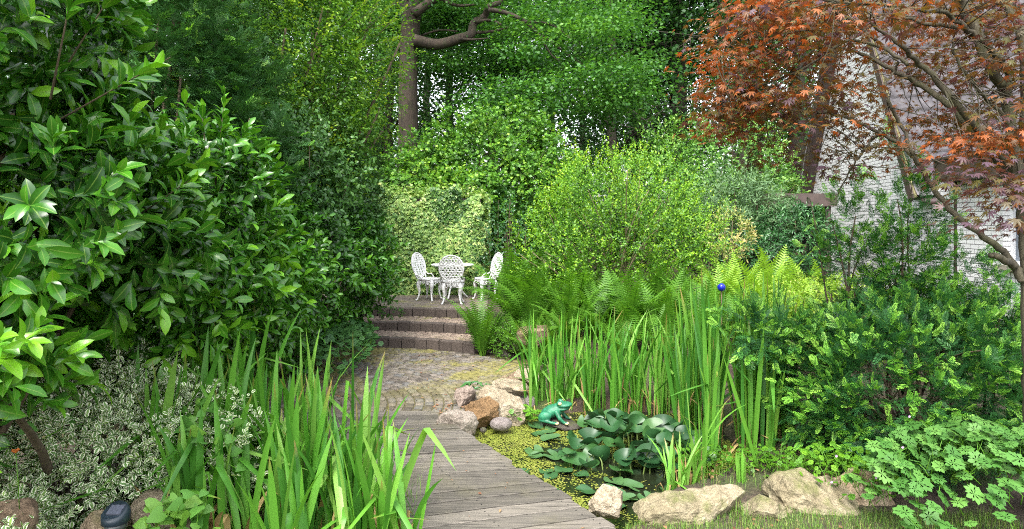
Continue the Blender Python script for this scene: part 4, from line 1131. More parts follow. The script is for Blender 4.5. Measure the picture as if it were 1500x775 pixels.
o = lf.build('crown', M['maple'], mp); o.location = (-3.36, -4.05, 0)

# ------------------------------------------------------------------ ferns
def frond_mesh(name, mat, a0, a1, seed, wide=.15):
    rng = np.random.default_rng(seed)
    N = 28
    s = np.linspace(0, 1, N); ang = np.radians(a0 + (a1 - a0) * s ** 1.4)
    dy, dz = np.sin(ang) / N, np.cos(ang) / N
    y, z = np.concatenate([[0], np.cumsum(dy)])[:N], np.concatenate([[0], np.cumsum(dz)])[:N]
    x = .03 * np.sin(s * 2.5) * rng.normal()
    mb = MB()
    pts = np.stack([x, y, z], 1)
    mb.tube(pts, np.linspace(.006, .001, N), 4, v=.9)
    for i in range(3, N):
        t = s[i]
        L = wide * (math.sin(math.pi * (t ** .85 * .93 + .045))) ** .75 * (1 if t > .12 else t / .12)
        tang = nrm(np.array([0, dy[i], dz[i]])); nrmv = nrm(np.array([0, -dz[i], dy[i]]))
        for sd in (-1, 1):
            d = nrm(np.array([sd, 0, 0]) * .93 + tang * .38 + nrmv * .12)
            wv = nrm(tang - d * (tang @ d))
            NP = 9; V = []; 
            for j in range(NP):
                q = j / (NP - 1)
                w = .0185 * (1 - q) ** .6 * (1.0 if j % 2 == 0 else .55) * (.6 + .4 * math.sin(math.pi * min(1, q + .35))) * (.55 + L / wide * .5)
                c = pts[i] + d * L * q - nrmv * L * .28 * q * q + wv * .012 * q
                V += [c - wv * w, c + wv * w]
            F = [(2 * j, 2 * j + 2, 2 * j + 3, 2 * j + 1) if sd > 0 else (2 * j, 2 * j + 1, 2 * j + 3, 2 * j + 2) for j in range(NP - 1)]
            mb.add(V, F, np.clip(.45 + rng.normal() * .12 + .2 * t, 0, 1))
    return mb.mesh(name, M[mat])
FR = {mt: [frond_mesh('frond', mt, *a) for a in ((10, 55, 1), (18, 80, 2), (28, 100, 3), (6, 40, 4))] for mt in ('fern', 'fern_lime')}
rng = np.random.default_rng(71)
def fern(label, x, y, L, n, kind='fern', group=None, steep=None):
    z = float(gz(x, y)) - .01
    root = thing('fern', label, 'fern', (x, y, z), group)
    a0 = rng.uniform(0, 6.28)
    for i in range(n):
        k = steep if steep is not None and rng.random() < .7 else rng.integers(0, 4)
        o = bpy.data.objects.new('frond', FR[kind][int(k)]); C.objects.link(o); o.parent = root
        a = a0 + i * 2 * math.pi / n + rng.normal() * .18
        o.rotation_euler = (rng.normal() * .12, rng.normal() * .12, a)
        o.location = (-.03 * math.sin(a), .03 * math.cos(a), 0)
        s = L * rng.uniform(.75, 1.12); o.scale = (s, s, s)
fern('single shuttlecock fern at the end of the steps on the rock wall', -.42, 8.75, 1.08, 16, steep=0)
G1 = 'ferns below the bright shrub'
for i, (x, y, L) in enumerate([(.05, 9.5, 1.1), (.5, 9.3, 1.15), (.95, 9.1, 1.1), (.3, 8.9, .95), (.75, 8.6, .95), (1.25, 8.9, 1.0), (1.7, 8.8, 1.0), (2.15, 8.9, 1.0), (1.1, 8.3, .85), (1.6, 8.2, .9), (2.05, 8.3, .9), (2.55, 8.6, .95), (1.35, 7.75, .75), (1.85, 7.7, .8), (2.4, 7.9, .85), (.75, 8.1, .65), (2.75, 8.1, .9), (.36, 8.22, .62), (.6, 8.1, .6), (.2, 8.5, .7), (0.1, 9.9, 1.1), (.4, 9.8, 1.15)]):
    fern('green fern in the mass of ferns between the rock wall and the bright shrub', x, y, L * 1.17, 14, group=G1)
G2 = 'lime ferns in front of the carport'
for i, (x, y, L) in enumerate([(3.1, 9.2, 1.0), (3.5, 9.0, 1.05), (3.9, 9.2, 1.05), (4.3, 9.0, 1.0), (4.7, 9.3, 1.0), (3.3, 8.4, .85), (3.8, 8.5, .85), (4.2, 8.5, .8), (3.0, 8.7, .9), (3.6, 9.8, 1.1), (4.2, 9.9, 1.1)]):
    fern('lime-yellow fern in the patch right of the bright shrub', x, y, L * 1.15, 13, 'fern_lime', group=G2)

# ------------------------------------------------------------------ irises
rng = np.random.default_rng(81)
g = 'irises at the near left of the boardwalk'
li = [(-1.95, 3.75, 28, .95), (-1.72, 3.6, 30, 1.0), (-1.5, 3.8, 30, 1.05), (-1.3, 3.55, 26, .95), (-1.12, 3.75, 30, 1.1), (-.95, 3.5, 24, .95), (-1.75, 4.05, 24, 1.05), (-1.42, 4.15, 26, 1.1), (-1.3, 3.9, 20, 1.0), (-.82, 3.35, 20, .9), (-.72, 3.55, 15, 1.0), (-1.55, 3.35, 22, .8), (-1.2, 3.3, 18, .8), (-1.95, 4.3, 16, 1.0), (-.66, 3.4, 9, .85), (-2.05, 3.5, 22, .9), (-1.9, 3.35, 24, .85), (-1.68, 3.2, 22, .8), (-2.0, 4.0, 18, 1.0), (-1.0, 3.9, 14, 1.15)]
for i, (x, y, n, L) in enumerate(li):
    iris_clump('iris_clump', 'bright green flag iris clump in the stand left of the boardwalk', 200 + i, x, y, float(gz(x, y)) - .02, int(n * .85), L * 1.04, .041, 'iris', g, rx=.13, ry=.1, buds=2 if i in (4, 6, 7, 8) else 0, lean=(.0, .28), bend=(0, .7), kink=.26)
iris_clump('iris_clump', 'sparse iris clump in front of the cobalt blue ball', 305, 2.46, 7.25, float(gz(2.46, 7.25)), 10, 1.2, .03, 'iris_deep', None, rx=.12, ry=.05, lean=(0, .14), bend=(0, .3))
g = 'irises along the far bank of the pond'
for i in range(17):
    x = .2 + i * .108 + rng.normal() * .03; y = 6.42 + .2 * rng.random() + (.12 if i % 2 else 0)
    iris_clump('iris_clump', 'green flag iris clump in the row along the far bank behind the frog', 240 + i, x, y, -.1, 20, .95 + .16 * rng.random(), .026, 'iris', g, rx=.09, ry=.12, lean=(0, .18), bend=(0, .7), kink=.12, straw=5)
g = 'tall irises at the right end of the pond'
for i, (x, y, L, n) in enumerate([(1.62, 5.75, 1.3, 13), (1.8, 5.45, 1.35, 14), (1.95, 5.9, 1.45, 14), (2.05, 5.35, 1.3, 13), (2.15, 5.75, 1.5, 13), (1.85, 6.2, 1.45, 14), (2.3, 5.5, 1.45, 12), (2.3, 6.1, 1.5, 12), (1.68, 5.2, 1.2, 12), (1.95, 5.1, 1.2, 10), (2.45, 5.85, 1.45, 10), (2.6, 6.2, 1.45, 8), (2.15, 5.15, 1.2, 12), (2.3, 5.3, 1.3, 12), (2.5, 5.6, 1.35, 12), (2.1, 5.55, 1.45, 13), (1.75, 5.9, 1.4, 12), (2.42, 6.0, 1.5, 10)]):
    iris_clump('iris_clump', 'tall deep green iris clump at the right end of the pond', 270 + i, x, y, -.06, int(n * 1.3), L, .036, 'iris_deep', g, rx=.07, ry=.07, lean=(0, .16), bend=(0, .3), kink=.1, straw=3)
iris_clump('iris_clump', 'small light green iris tuft behind the long front rock', 301, 1.22, 4.5, -.05, 18, .48, .022, 'iris', None, rx=.1, ry=.05, lean=(.1, .5), bend=(.1, .9), v=(.6, 1))
iris_clump('iris_clump', 'light green iris tuft with taller blades right of the lily pads', 302, 1.38, 4.62, -.05, 12, .75, .022, 'iris', None, rx=.08, ry=.05, lean=(0, .3), bend=(0, .8), v=(.5, 1))
iris_clump('iris_clump', 'short cropped iris fan above the blocky front rock', 303, 1.68, 4.5, .0, 7, .34, .03, 'iris', None, rx=.04, ry=.03, lean=(0, .1), bend=(0, .1), v=(.6, 1), kink=0, straw=0)
r2 = np.random.default_rng(9)
bl = thing('iris_clump', 'single long iris blade slanting to the right in front of the yew', 'iris', (1.9, 4.75, 0))
mb = MB(); iris_blades(mb, r2, 1, 0, 0, .01, .01, 1.0, .04, -.02, lean=(.42, .44), bend=(0, .05), lean_dir=0.0, kink=0, v=(.6, .7))
o = mb.build('leaves', M['iris'], bl)

# ------------------------------------------------------------------ rocks
RM = {'cream': rock_mat('cream_rock', (.24, .19, .13), (.37, .31, .22), (.48, .42, .32), 5), 'grey': rock_mat('grey_beige_rock', (.24, .2, .17), (.36, .31, .26), (.45, .4, .34), 9),
      'rust': rock_mat('rust_rock', (.13, .08, .04), (.22, .135, .065), (.31, .2, .1), 6), 'pink': rock_mat('pink_rock', (.2, .155, .13), (.3, .24, .2), (.38, .31, .26), 6),
      'purple': rock_mat('purple_stone', (.16, .135, .13), (.23, .2, .19), (.3, .26, .25), 5), 'tan': rock_mat('tan_rock', (.25, .18, .12), (.36, .28, .19), (.45, .37, .27), 4, moss=.5),
      'brown': rock_mat('brown_rock', (.15, .1, .065), (.25, .18, .12), (.34, .26, .18), 6), 'dark': rock_mat('dark_rock', (.05, .045, .04), (.09, .08, .07), (.14, .12, .1), 6, moss=.6),
      'mossy': rock_mat('mossy_front_rock', (.19, .16, .095), (.28, .24, .155), (.38, .335, .24), 4, moss=.7)}
def rock(name, label, px, py, Y, w, h, d, mat, seed, cuts=12, rz=0.0, rough=1.0, sub=5, cut=(.48, .8), tilt=(0, 0)):
    """stone whose silhouette is about w x h pixels round (px, py) at depth Y; d = depth as a share of the width"""
    rg = np.random.default_rng(seed)
    bm = bmesh.new(); bmesh.ops.create_icosphere(bm, subdivisions=sub, radius=1)
    V = np.array([v.co[:] for v in bm.verts])
    if cuts: V = V / (np.abs(V) ** 3.2).sum(1, keepdims=True) ** (1 / 3.2) * .8
    for _ in range(cuts):
        n = rand_dirs(rg, 1)[0]; o = rg.uniform(*cut)
        s = V @ n - o; V = V - np.where(s > 0, s, 0)[:, None] * n
    lo, hi = V.min(0), V.max(0); V = (V - (lo + hi) / 2) / (hi - lo)
    W = w / 900 * Y; Hh = h / 900 * Y
    V = V * np.array([W, W * d, Hh])
    sc_ = min(W, Hh)
    off = rg.uniform(0, 50, 3)
    for i, p in enumerate(V):
        q = Vector(p / sc_ * 1.6 + off)
        k = noise.fractal(q * 1.5, .75, 2.1, 7) * .07 * rough - abs(noise.noise(q * 2.2)) * .07 * rough
        V[i] = p + nrm(p / np.array([W, W * d, Hh])) * k * sc_
    for v, p in zip(bm.verts, V): v.co = p
    me = bpy.data.meshes.new(name); bm.to_mesh(me); bm.free()
    me.materials.append(RM[mat])
    o = bpy.data.objects.new(name, me); C.objects.link(o)
    o.location = tuple(P(px, py, Y)); o.rotation_euler = (tilt[0], tilt[1], rz)
    return tag(o, label, 'rock')
rock('rock', 'pointed grey-beige slab leaning on the far right corner of the boardwalk', 670, 622, 5.72, 60, 42, .6, 'grey', 1, 9, .5, .7, tilt=(.2, .15))
rock('rock', 'rust brown blocky rock beside the pointed slab', 706, 605, 5.98, 52, 42, .8, 'rust', 2, 12, .3, 1.1)
rock('rock', 'large cream rock with a slanting flat top in the pile', 737, 594, 6.2, 78, 44, .6, 'cream', 3, 10, -.3, 1.0, tilt=(0, .25))
rock('rock', 'dull pink rock under the small rosette plant', 681, 582, 6.42, 32, 32, .8, 'pink', 4, 10, .2, .7)
rock('rock', 'flat cream rock higher up the pile', 746, 570, 6.75, 58, 24, .9, 'cream', 5, 10, .2, .8, tilt=(0, .12))
rock('rock', 'rough brown rock near the top of the pile', 757, 556, 7.1, 46, 24, .9, 'brown', 6, 10, .1, 1.2)
rock('rock', 'smooth purple-grey round stone at the water edge', 734, 621, 5.85, 33, 20, .75, 'purple', 7, 0, .1, .25)
rock('rock', 'small purple stone between the cream rock and the irises', 776, 588, 6.4, 15, 17, .9, 'purple', 8, 6, 0, .5)
rock('rock', 'pale rock at the back of the pile beside the irises', 775, 556, 7.05, 40, 30, .8, 'cream', 9, 10, .6, .8)
rock('rock', 'tiny dark pebble in the water below the rust rock', 708, 630, 5.72, 10, 8, 1, 'dark', 10, 0, 0, .3, sub=3)
rock('rock', 'upright cream block standing at the corner between boardwalk and pond', 888, 736, 4.05, 54, 56, .7, 'cream', 11, 14, .1, .7, cut=(.55, .75))
rock('rock', 'long low pale rock at the front edge of the pond', 1014, 750, 3.98, 172, 66, .4, 'mossy', 12, 12, .12, 1.0, tilt=(0, -.1))
rock('rock', 'small blocky rock butting against the right end of the long rock', 1122, 750, 4.02, 76, 58, .8, 'mossy', 13, 12, .2, .9)
rock('rock', 'broad sloping pale rock in the front row near the geranium leaves', 1190, 737, 4.15, 126, 84, .6, 'mossy', 14, 12, -.2, 1.1, tilt=(.1, .1))
rock('rock', 'shaded pale rock partly under the bright geranium leaves', 1258, 718, 4.25, 96, 64, .7, 'tan', 15, 12, .3, 1.1)
rock('rock', 'small grey rock tip showing behind the long front rock', 1036, 722, 4.2, 30, 16, 1, 'grey', 16, 8, 0, .8)
rock('rock', 'rounded tan rock behind the solar lamp below the iris stand', 240, 752, 3.2, 90, 70, .7, 'cream', 17, 11, .2, .8)
rock('rock', 'small pale rock left of the solar lamp', 152, 772, 2.95, 60, 46, .8, 'tan', 18, 10, 0, .8)
rock('rock', 'brown weathered rock under the variegated euonymus', 6, 766, 2.7, 80, 60, .7, 'brown', 19, 10, .4, .8)
rock('boulder', 'round beige boulder half hidden under fern fronds', 786, 494, 8.4, 58, 36, .8, 'brown', 20, 8, 0, .6)
for i, (px, py, w, h, Y) in enumerate([(708, 499, 26, 14, 9.0), (731, 503, 24, 15, 8.85), (754, 509, 26, 14, 8.7), (776, 512, 26, 13, 8.6), (712, 512, 30, 11, 8.95), (740, 518, 32, 11, 8.8), (768, 525, 30, 12, 8.65), (793, 528, 24, 16, 8.55)]):
    rock('wall_stone', ['first upper stone of the low dry wall next to the steps', 'second upper wall stone from the steps, under the trailing plants', 'third upper stone of the dry wall', 'last upper stone of the dry wall beside the irises', 'lowest dry wall stone beside the bottom step', 'middle lower stone of the dry wall', 'lower wall stone right of the trailing plants', 'end stone of the dry wall behind the iris blades'][i], px, py, Y, w, h, .7, 'dark', 30 + i, 10, 0, .7, sub=4)['group'] = 'stones of the dry wall'
rock('frog_plinth', 'dark flat stone in the water carrying the green frog', 822, 622, 6.06, 56, 16, .8, 'dark', 40, 6, 0, .5)

# ------------------------------------------------------------------ frog
def blob_mesh(name, ells, caps, voxel, mat, smooth_it=4):
    bm = bmesh.new()
    for c, r, rot in ells:
        mtx = Matrix.Translation(c) @ Euler(rot).to_matrix().to_4x4() @ Matrix.Diagonal((*r, 1))
        bmesh.ops.create_icosphere(bm, subdivisions=4, radius=1, matrix=mtx)
    for p0, p1, r0, r1 in caps:
        p0, p1 = Vector(p0), Vector(p1)
        for k in range(9):
            t = k / 8
            bmesh.ops.create_icosphere(bm, subdivisions=3, radius=r0 + (r1 - r0) * t, matrix=Matrix.Translation(p0.lerp(p1, t)))
    me = bpy.data.meshes.new(name); bm.to_mesh(me); bm.free()
    o = bpy.data.objects.new(name, me); C.objects.link(o)
    md = o.modifiers.new('r', 'REMESH'); md.mode = 'VOXEL'; md.voxel_size = voxel
    ms = o.modifiers.new('s', 'SMOOTH'); ms.iterations = smooth_it; ms.factor = .5
    dg = bpy.context.evaluated_depsgraph_get(); dg.update()
    me2 = bpy.data.meshes.new_from_object(o.evaluated_get(dg))
    me2.name = name
    o.modifiers.clear(); o.data = me2; bpy.data.meshes.remove(me)
    me2.materials.clear(); me2.materials.append(mat)
    me2.shade_smooth()
    return o
m, nt, b, _ = new_mat('frog_paint')
v = coord(nt)
n1 = noise_tex(nt, 16, 6, .7, v); n2 = noise_tex(nt, 70, 5, .7, v)
c = ramp(nt, [(.3, (.008, .07, .035)), (.55, (.015, .15, .075)), (.75, (.035, .23, .11))], n1).outputs[0]
c = mix(nt, c, (.16, .24, .12), ramp(nt, [(.58, (0, 0, 0)), (.72, (.6,) * 3)], n2).outputs[0])
nt.links.new(c, b.inputs["Base Color"]); b.inputs["Roughness"].default_value = .5
bump(nt, b, n2, .35, .006)
fp = P(812, 616, 6.06)
FS = .9
frog = thing('frog_statue', 'green painted frog figure sitting on a dark stone at the pond edge', 'garden statue', fp, rz=R(-14)); frog.scale = (.93, .93, .88)
el = [((-.035, 0, .10), (.125, .085, .07), (0, -.5, 0)), ((.03, 0, .125), (.07, .07, .07), (0, 0, 0)),
      ((.105, 0, .185), (.088, .072, .033), (0, -.12, 0)), ((.09, 0, .143), (.078, .064, .026), (0, -.18, 0)),
      ((.06, .045, .208), (.03, .026, .028), (0, 0, 0)), ((.06, -.045, .208), (.03, .026, .028), (0, 0, 0)),
      ((-.085, .085, .065), (.075, .042, .055), (0, -.35, 0)), ((-.085, -.085, .065), (.075, .042, .055), (0, -.35, 0))]
cp_ = []
for s in (-1, 1):
    cp_ += [((.035, s * .065, .115), (.075, s * .095, .055), .028, .021), ((.075, s * .095, .055), (.115, s * .09, .015), .021, .016), ((.115, s * .09, .014), (.15, s * .1, .01), .014, .012), ((.115, s * .09, .014), (.152, s * .075, .01), .014, .011),
            ((-.13, s * .095, .03), (-.02, s * .12, .016), .024, .018), ((-.02, s * .12, .014), (.045, s * .135, .01), .016, .013), ((-.02, s * .12, .014), (.05, s * .11, .01), .016, .012)]
o = blob_mesh('body', el, cp_, .0055, m, 3); o.parent = frog
eye = MB()
for s in (-1, 1):
    bm = bmesh.new(); bmesh.ops.create_icosphere(bm, subdivisions=3, radius=.019)
    me = bpy.data.meshes.new('eye'); bm.to_mesh(me); bm.free(); me.shade_smooth()
    me.materials.append(plain_mat('eye_paint', (.6, .5, .25), .35, var=.25, scale=60)); 
    o = bpy.data.objects.new('eye', me); C.objects.link(o); o.parent = frog; o.location = (.07, s * .06, .21)
toe = plain_mat('toe_paint', (.55, .45, .22), .5, var=.3, scale=60)
for s in (-1, 1):
    for (x0, y0) in ((.15, .1), (.05, .123)):
        bm = bmesh.new()
        for dy_ in (-.02, 0, .02):
            bmesh.ops.create_icosphere(bm, subdivisions=2, radius=1, matrix=Matrix.Translation((x0 + .006 - abs(dy_) * .3, s * y0 + dy_, .012)) @ Matrix.Diagonal((.017, .008, .011, 1)))
        me = bpy.data.meshes.new('toes'); bm.to_mesh(me); bm.free(); me.shade_smooth(); me.materials.append(toe)
        o = bpy.data.objects.new('toes', me); C.objects.link(o); o.parent = frog

# ------------------------------------------------------------------ lily pads, duckweed
def pad_mesh(seed, cup, wave):
    rg = np.random.default_rng(seed)
    NA, NR_ = 26, 5
    V = [(0, 0, 0)]; e = [0]
    ph = rg.uniform(0, 6.28)
    for r_ in range(1, NR_ + 1):
        q = r_ / NR_
        for k in range(NA):
            a = R(14) + (2 * math.pi - R(28)) * k / (NA - 1)
            rr = q * (1 + .05 * math.cos(2 * a)) * (1.02 if 0 < k < NA - 1 else .96)
            V.append((rr * math.sin(a), rr * math.cos(a) * 1.06, cup * q * q * (1 + .5 * math.cos(2 * a + ph)) + wave * q * q * math.sin(3 * a + ph))); e.append(q)
    F = [(0, 1 + k, 2 + k) for k in range(NA - 1)]
    for r_ in range(NR_ - 1):
        b0 = 1 + r_ * NA
        for k in range(NA - 1): F.append((b0 + k, b0 + NA + k, b0 + NA + k + 1, b0 + k + 1))
    F = [f[::-1] for f in F]
    return np.array(V), F, np.array(e)
PADS = [pad_mesh(1, .18, .1), pad_mesh(2, .3, .14), pad_mesh(3, .42, .16), pad_mesh(4, .1, .12), pad_mesh(5, .55, .1)]
rng = np.random.default_rng(91)
def lily(x, y, h, r_, tilt, az, kind, v, label, group):
    root = thing('lily_pad', label, 'water lily pad', (x, y, WZ), group)
    mb = MB()
    nv = np.array([math.sin(tilt) * math.cos(az), math.sin(tilt) * math.sin(az), math.cos(tilt)])
    off = np.array([rng.normal() * .04, rng.normal() * .04, h])
    a = rng.uniform(0, 6.28)
    mb.scatter(PADS[kind], off[None], nrm(np.array([[math.cos(a), math.sin(a), rng.normal() * .2]])), nv[None], r_, v)
    mb.build('leaf', M['lily'] if h > .03 else M['lily_flat'], root)
    if h > .03:
        s = MB(); s.tube(curve([(0, 0, -.2), (off[0] * .4, off[1] * .4, h * .5), off], 6), [.007, .007, .006, .006, .005, .004], 6)
        s.build('stalk', M['stalk'], root)
k = 0; placed = []
while k < 84:
    a, q = rng.uniform(0, 6.28), math.sqrt(rng.random())
    x, y = 1.02 + .72 * q * math.cos(a), 5.42 + .6 * q * math.sin(a)
    if (x < .72 and y > 5.35) or (x < .46) or pond_sd(x, y) > -.08 or any((x - a_) ** 2 + (y - b_) ** 2 < .0042 for a_, b_ in placed): continue
    placed.append((x, y))
    edge = q
    h = (.06 + .17 * (1 - edge ** 2)) * rng.uniform(.5, 1.2)
    lily(x, y, h, rng.uniform(.07, .108), rng.uniform(.2, 1.15), rng.uniform(0, 6.28), int(rng.integers(0, 5)), rng.uniform(0, .8),
         'glossy cupped lily pad raised on a stalk in the middle of the pond', 'raised lily pads'); k += 1
k = 0
while k < 30:
    x, y = rng.uniform(.1, 1.7), rng.uniform(4.3, 6.1)
    if pond_sd(x, y) > -.12 or any((x - a_) ** 2 + (y - b_) ** 2 < .016 for a_, b_ in placed): continue
    placed.append((x, y))
    lily(x, y, .006 + .004 * (k % 3), rng.uniform(.05, .09), rng.uniform(0, .03), rng.uniform(0, 6.28), 3 if k % 5 == 0 else 0, rng.uniform(.1, 1), 'flat lily pad floating on the pond surface', 'floating lily pads'); k += 1
bt = thing('water_lily_bud', 'closed pale water lily bud standing before the raised pads', 'flower bud', P(870, 700, 5.1) * np.array([1, 1, 0]) + np.array([0, 0, WZ]))
mb = MB(); mb.tube([(0, 0, -.1), (0, 0, .09)], .005, 6); mb.build('stalk', M['stalk'], bt)
mb = MB(); mb.tube([(0, 0, .085), (0, 0, .1), (.002, 0, .125), (.003, 0, .14)], [.006, .017, .015, .002], 8); mb.build('bud', plain_mat('bud_green', (.32, .36, .1), .5), bt)
n = 90000
x, y = rng.uniform(-1.0, 2.0, n), rng.uniform(3.7, 6.6, n)
p2 = np.stack([x, y, 0 * x], 1)
f = .3 + .75 * lump(p2, 2.2) + .35 * lump(p2, 9) + .3 * lump(p2, 25) - .5 * S(x, .6, 1.5) + .25 * (1 - S(x, .0, .5))
k = (pond_sd(x, y) < -.01) & (f + rng.normal(size=n) * .25 > .2)
x, y = x[k], y[k]; n = len(x)
mb = MB()
th = rng.uniform(0, 6.28, n); ax = np.stack([np.cos(th), np.sin(th), 0 * th], 1)
T_DW = (np.array([(-.5, -.3, 0), (.3, -.5, 0), (.55, .25, 0), (-.1, .5, 0), (-.6, .2, 0)]), [(0, 1, 2, 3, 4)], np.zeros(5))
mb.scatter(T_DW, np.stack([x, y, WZ + .003 + .003 * rng.random(n)], 1), ax, UP + rng.normal(size=(n, 3)) * .12, .0125 * rng.uniform(.6, 1.3, n), np.clip(.5 + .3 * lump(np.stack([x, y, 0 * x], 1), 6) + rng.normal(size=n) * .2, 0, 1))
tag(mb.build('duckweed', M['duckweed']), 'yellow-green duckweed film floating on the pond', 'duckweed', kind='stuff')

# ------------------------------------------------------------------ white iron chairs and table
def leg_curve(a, r0, z, sp):
    d = np.array([math.cos(a), math.sin(a), 0])
    return curve([d * r0 + UP * z, d * (r0 + .035) + UP * (z - .09), d * (r0 + .015) + UP * (z * .5), d * (r0 + .02) + UP * .12, d * (r0 + sp) + UP * .03, d * (r0 + sp + .03) + UP * .012], 14)
def ringtube(mb, c, rad, axis_u, axis_v, r, n=14, seg=5):
    t = np.linspace(0, 2 * np.pi, n + 1)
    c = np.array(c, float)
    mb.tube(c + rad * (np.cos(t)[:, None] * axis_u + np.sin(t)[:, None] * axis_v), r, seg, cap=False)
def make_chair():
    root = thing('garden_chair', '', 'chair')
    s = MB()
    t = np.linspace(0, 2 * np.pi, 33)[:-1]
    outl = np.stack([.2 * np.cos(t), .19 * np.sin(t), 0 * t], 1)
    for z0, z1, q in ((.405, .425, 1.0),):
        V = np.concatenate([outl * q + UP * z0, outl * q + UP * z1]); k = len(t)
        s.add(V, [tuple(range(k))[::-1], tuple(range(k, 2 * k))] + [(i, (i + 1) % k, (i + 1) % k + k, i + k) for i in range(k)])
    ringtube(s, (0, 0, .425), .192, np.array([1, 0, 0]), np.array([0, .96, 0]), .012, 32)
    s.build('seat', M['white_iron'], root)
    ap = MB()
    for i in range(14):
        a = 2 * math.pi * i / 14; d = np.array([math.cos(a), math.sin(a), 0]); tn = np.array([-d[1], d[0], 0])
        ringtube(ap, d * .185 + UP * .375, .03, tn, UP, .007, 12, 4)
        ringtube(ap, d * .185 + UP * .375, .013, tn, UP, .005, 8, 4)
    ap.build('apron', M['white_iron'], root)
    for i in range(4):
        a = math.pi / 4 + i * math.pi / 2
        l = MB(); l.tube(leg_curve(a, .165, .405, .05), np.array([.03, .034, .036, .034, .03, .025, .02, .017, .015, .014, .014, .016, .02, .016]), 8)
        d = np.array([math.cos(a), math.sin(a), 0]); tn = np.array([-d[1], d[0], 0])
        for sgn in (-1, 1):
            ringtube(l, d * .17 + tn * sgn * .05 + UP * .355, .035, tn, UP, .009, 12, 5)
        l.build('leg', M['white_iron'], root)
    b = MB()
    # oval lattice back in a plane tilted backwards (local +Y is the sitter's back)
    tl = R(12); bu = np.array([1.0, 0, 0]); bv = np.array([0, math.sin(tl), math.cos(tl)]); c0 = np.array([0, .175, .425]) + bv * .265
    A, B = .2, .245
    t = np.linspace(0, 2 * np.pi, 41)
    for q, rr in ((1.0, .014), (.86, .007)):
        b.tube(c0 + q * (A * np.cos(t)[:, None] * bu + B * np.sin(t)[:, None] * bv), rr, 7, cap=False)
    def at(x, y): return c0 + x * bu + y * bv
    rad = .031
    rows = 8
    for iy in range(-4, 5):
        for ix in range(-4, 5):
            x = (ix + (.5 if iy % 2 else 0)) * .053; y = iy * .046
            if (x / (A * .93)) ** 2 + (y / (B * .93)) ** 2 > 1: continue
            ringtube(b, at(x, y), rad, bu, bv, .0095, 12, 5)
            if (ix + iy) % 3 == 0: ringtube(b, at(x, y), .014, bu, bv, .007, 8, 4)
    for a in np.arange(0, 2 * np.pi, 2 * np.pi / 22):
        ringtube(b, at(A * .93 * math.cos(a), B * .93 * math.sin(a)), .016, bu, bv, .006, 9, 4)
    for sgn in (-1, 1):
        b.tube(curve([(sgn * .12, .16, .42), (sgn * .15, .18, .47), at(sgn * .13, -.17)], 8), .014, 6)
        b.tube(curve([(sgn * .19, .02, .42), (sgn * .2, .09, .5), (sgn * .185, .16, .5), at(sgn * .17, -.12)], 10), .012, 6)
    b.tube(curve([(0, .175, .42), at(0, -.26), at(0, -.2)], 5), .02, 6)
    b.build('backrest', M['white_iron'], root)
    return root
ch0 = make_chair()
TZ = .418
for i, (px, Y, rz, lab) in enumerate(((663, 11.15, R(180), 'middle white iron chair seen from behind, its oval back towards the steps'), (629, 11.65, R(65), 'left white iron chair turned sideways towards the table'), (711, 11.7, R(-62), 'right white iron chair partly hidden behind the single fern'))):
    o = ch0 if i == 0 else copy_tree(ch0)
    o['label'] = lab; o['group'] = 'white iron garden chairs on the terrace'
    o.location = ((px - 750) / 900 * Y, Y, TZ); o.rotation_euler = (0, 0, rz); o.scale = (1.08, 1.05, .96)
tb = thing('garden_table', 'small round white iron table between the white chairs', 'table', ((663 - 750) / 900 * 11.95, 11.95, TZ))
mb = MB()
t = np.linspace(0, 2 * np.pi, 41)[:-1]; outl = np.stack([.4 * np.cos(t), .4 * np.sin(t), 0 * t], 1); k = 40
mb.add(np.concatenate([outl + UP * .645, outl + UP * .665]), [tuple(range(k))[::-1], tuple(range(k, 2 * k))] + [(i, (i + 1) % k, (i + 1) % k + k, i + k) for i in range(k)])
ringtube(mb, (0, 0, .65), .4, np.array([1, 0, 0]), np.array([0, 1, 0]), .014, 40)
mb.build('table_top', M['white_iron'], tb)
mb = MB(); mb.tube([(0, 0, .645), (0, 0, .5), (0, 0, .3), (0, 0, .2)], [.06, .03, .035, .05], 10); mb.build('column', M['white_iron'], tb)
for i in range(3):
    a = i * 2.094 + .3; d = np.array([math.cos(a), math.sin(a), 0])
    mb = MB(); mb.tube(curve([UP * .24, d * .12 + UP * .22, d * .22 + UP * .08, d * .3 + UP * .012], 10), np.linspace(.024, .015, 10), 7); mb.build('leg', M['white_iron'], tb)

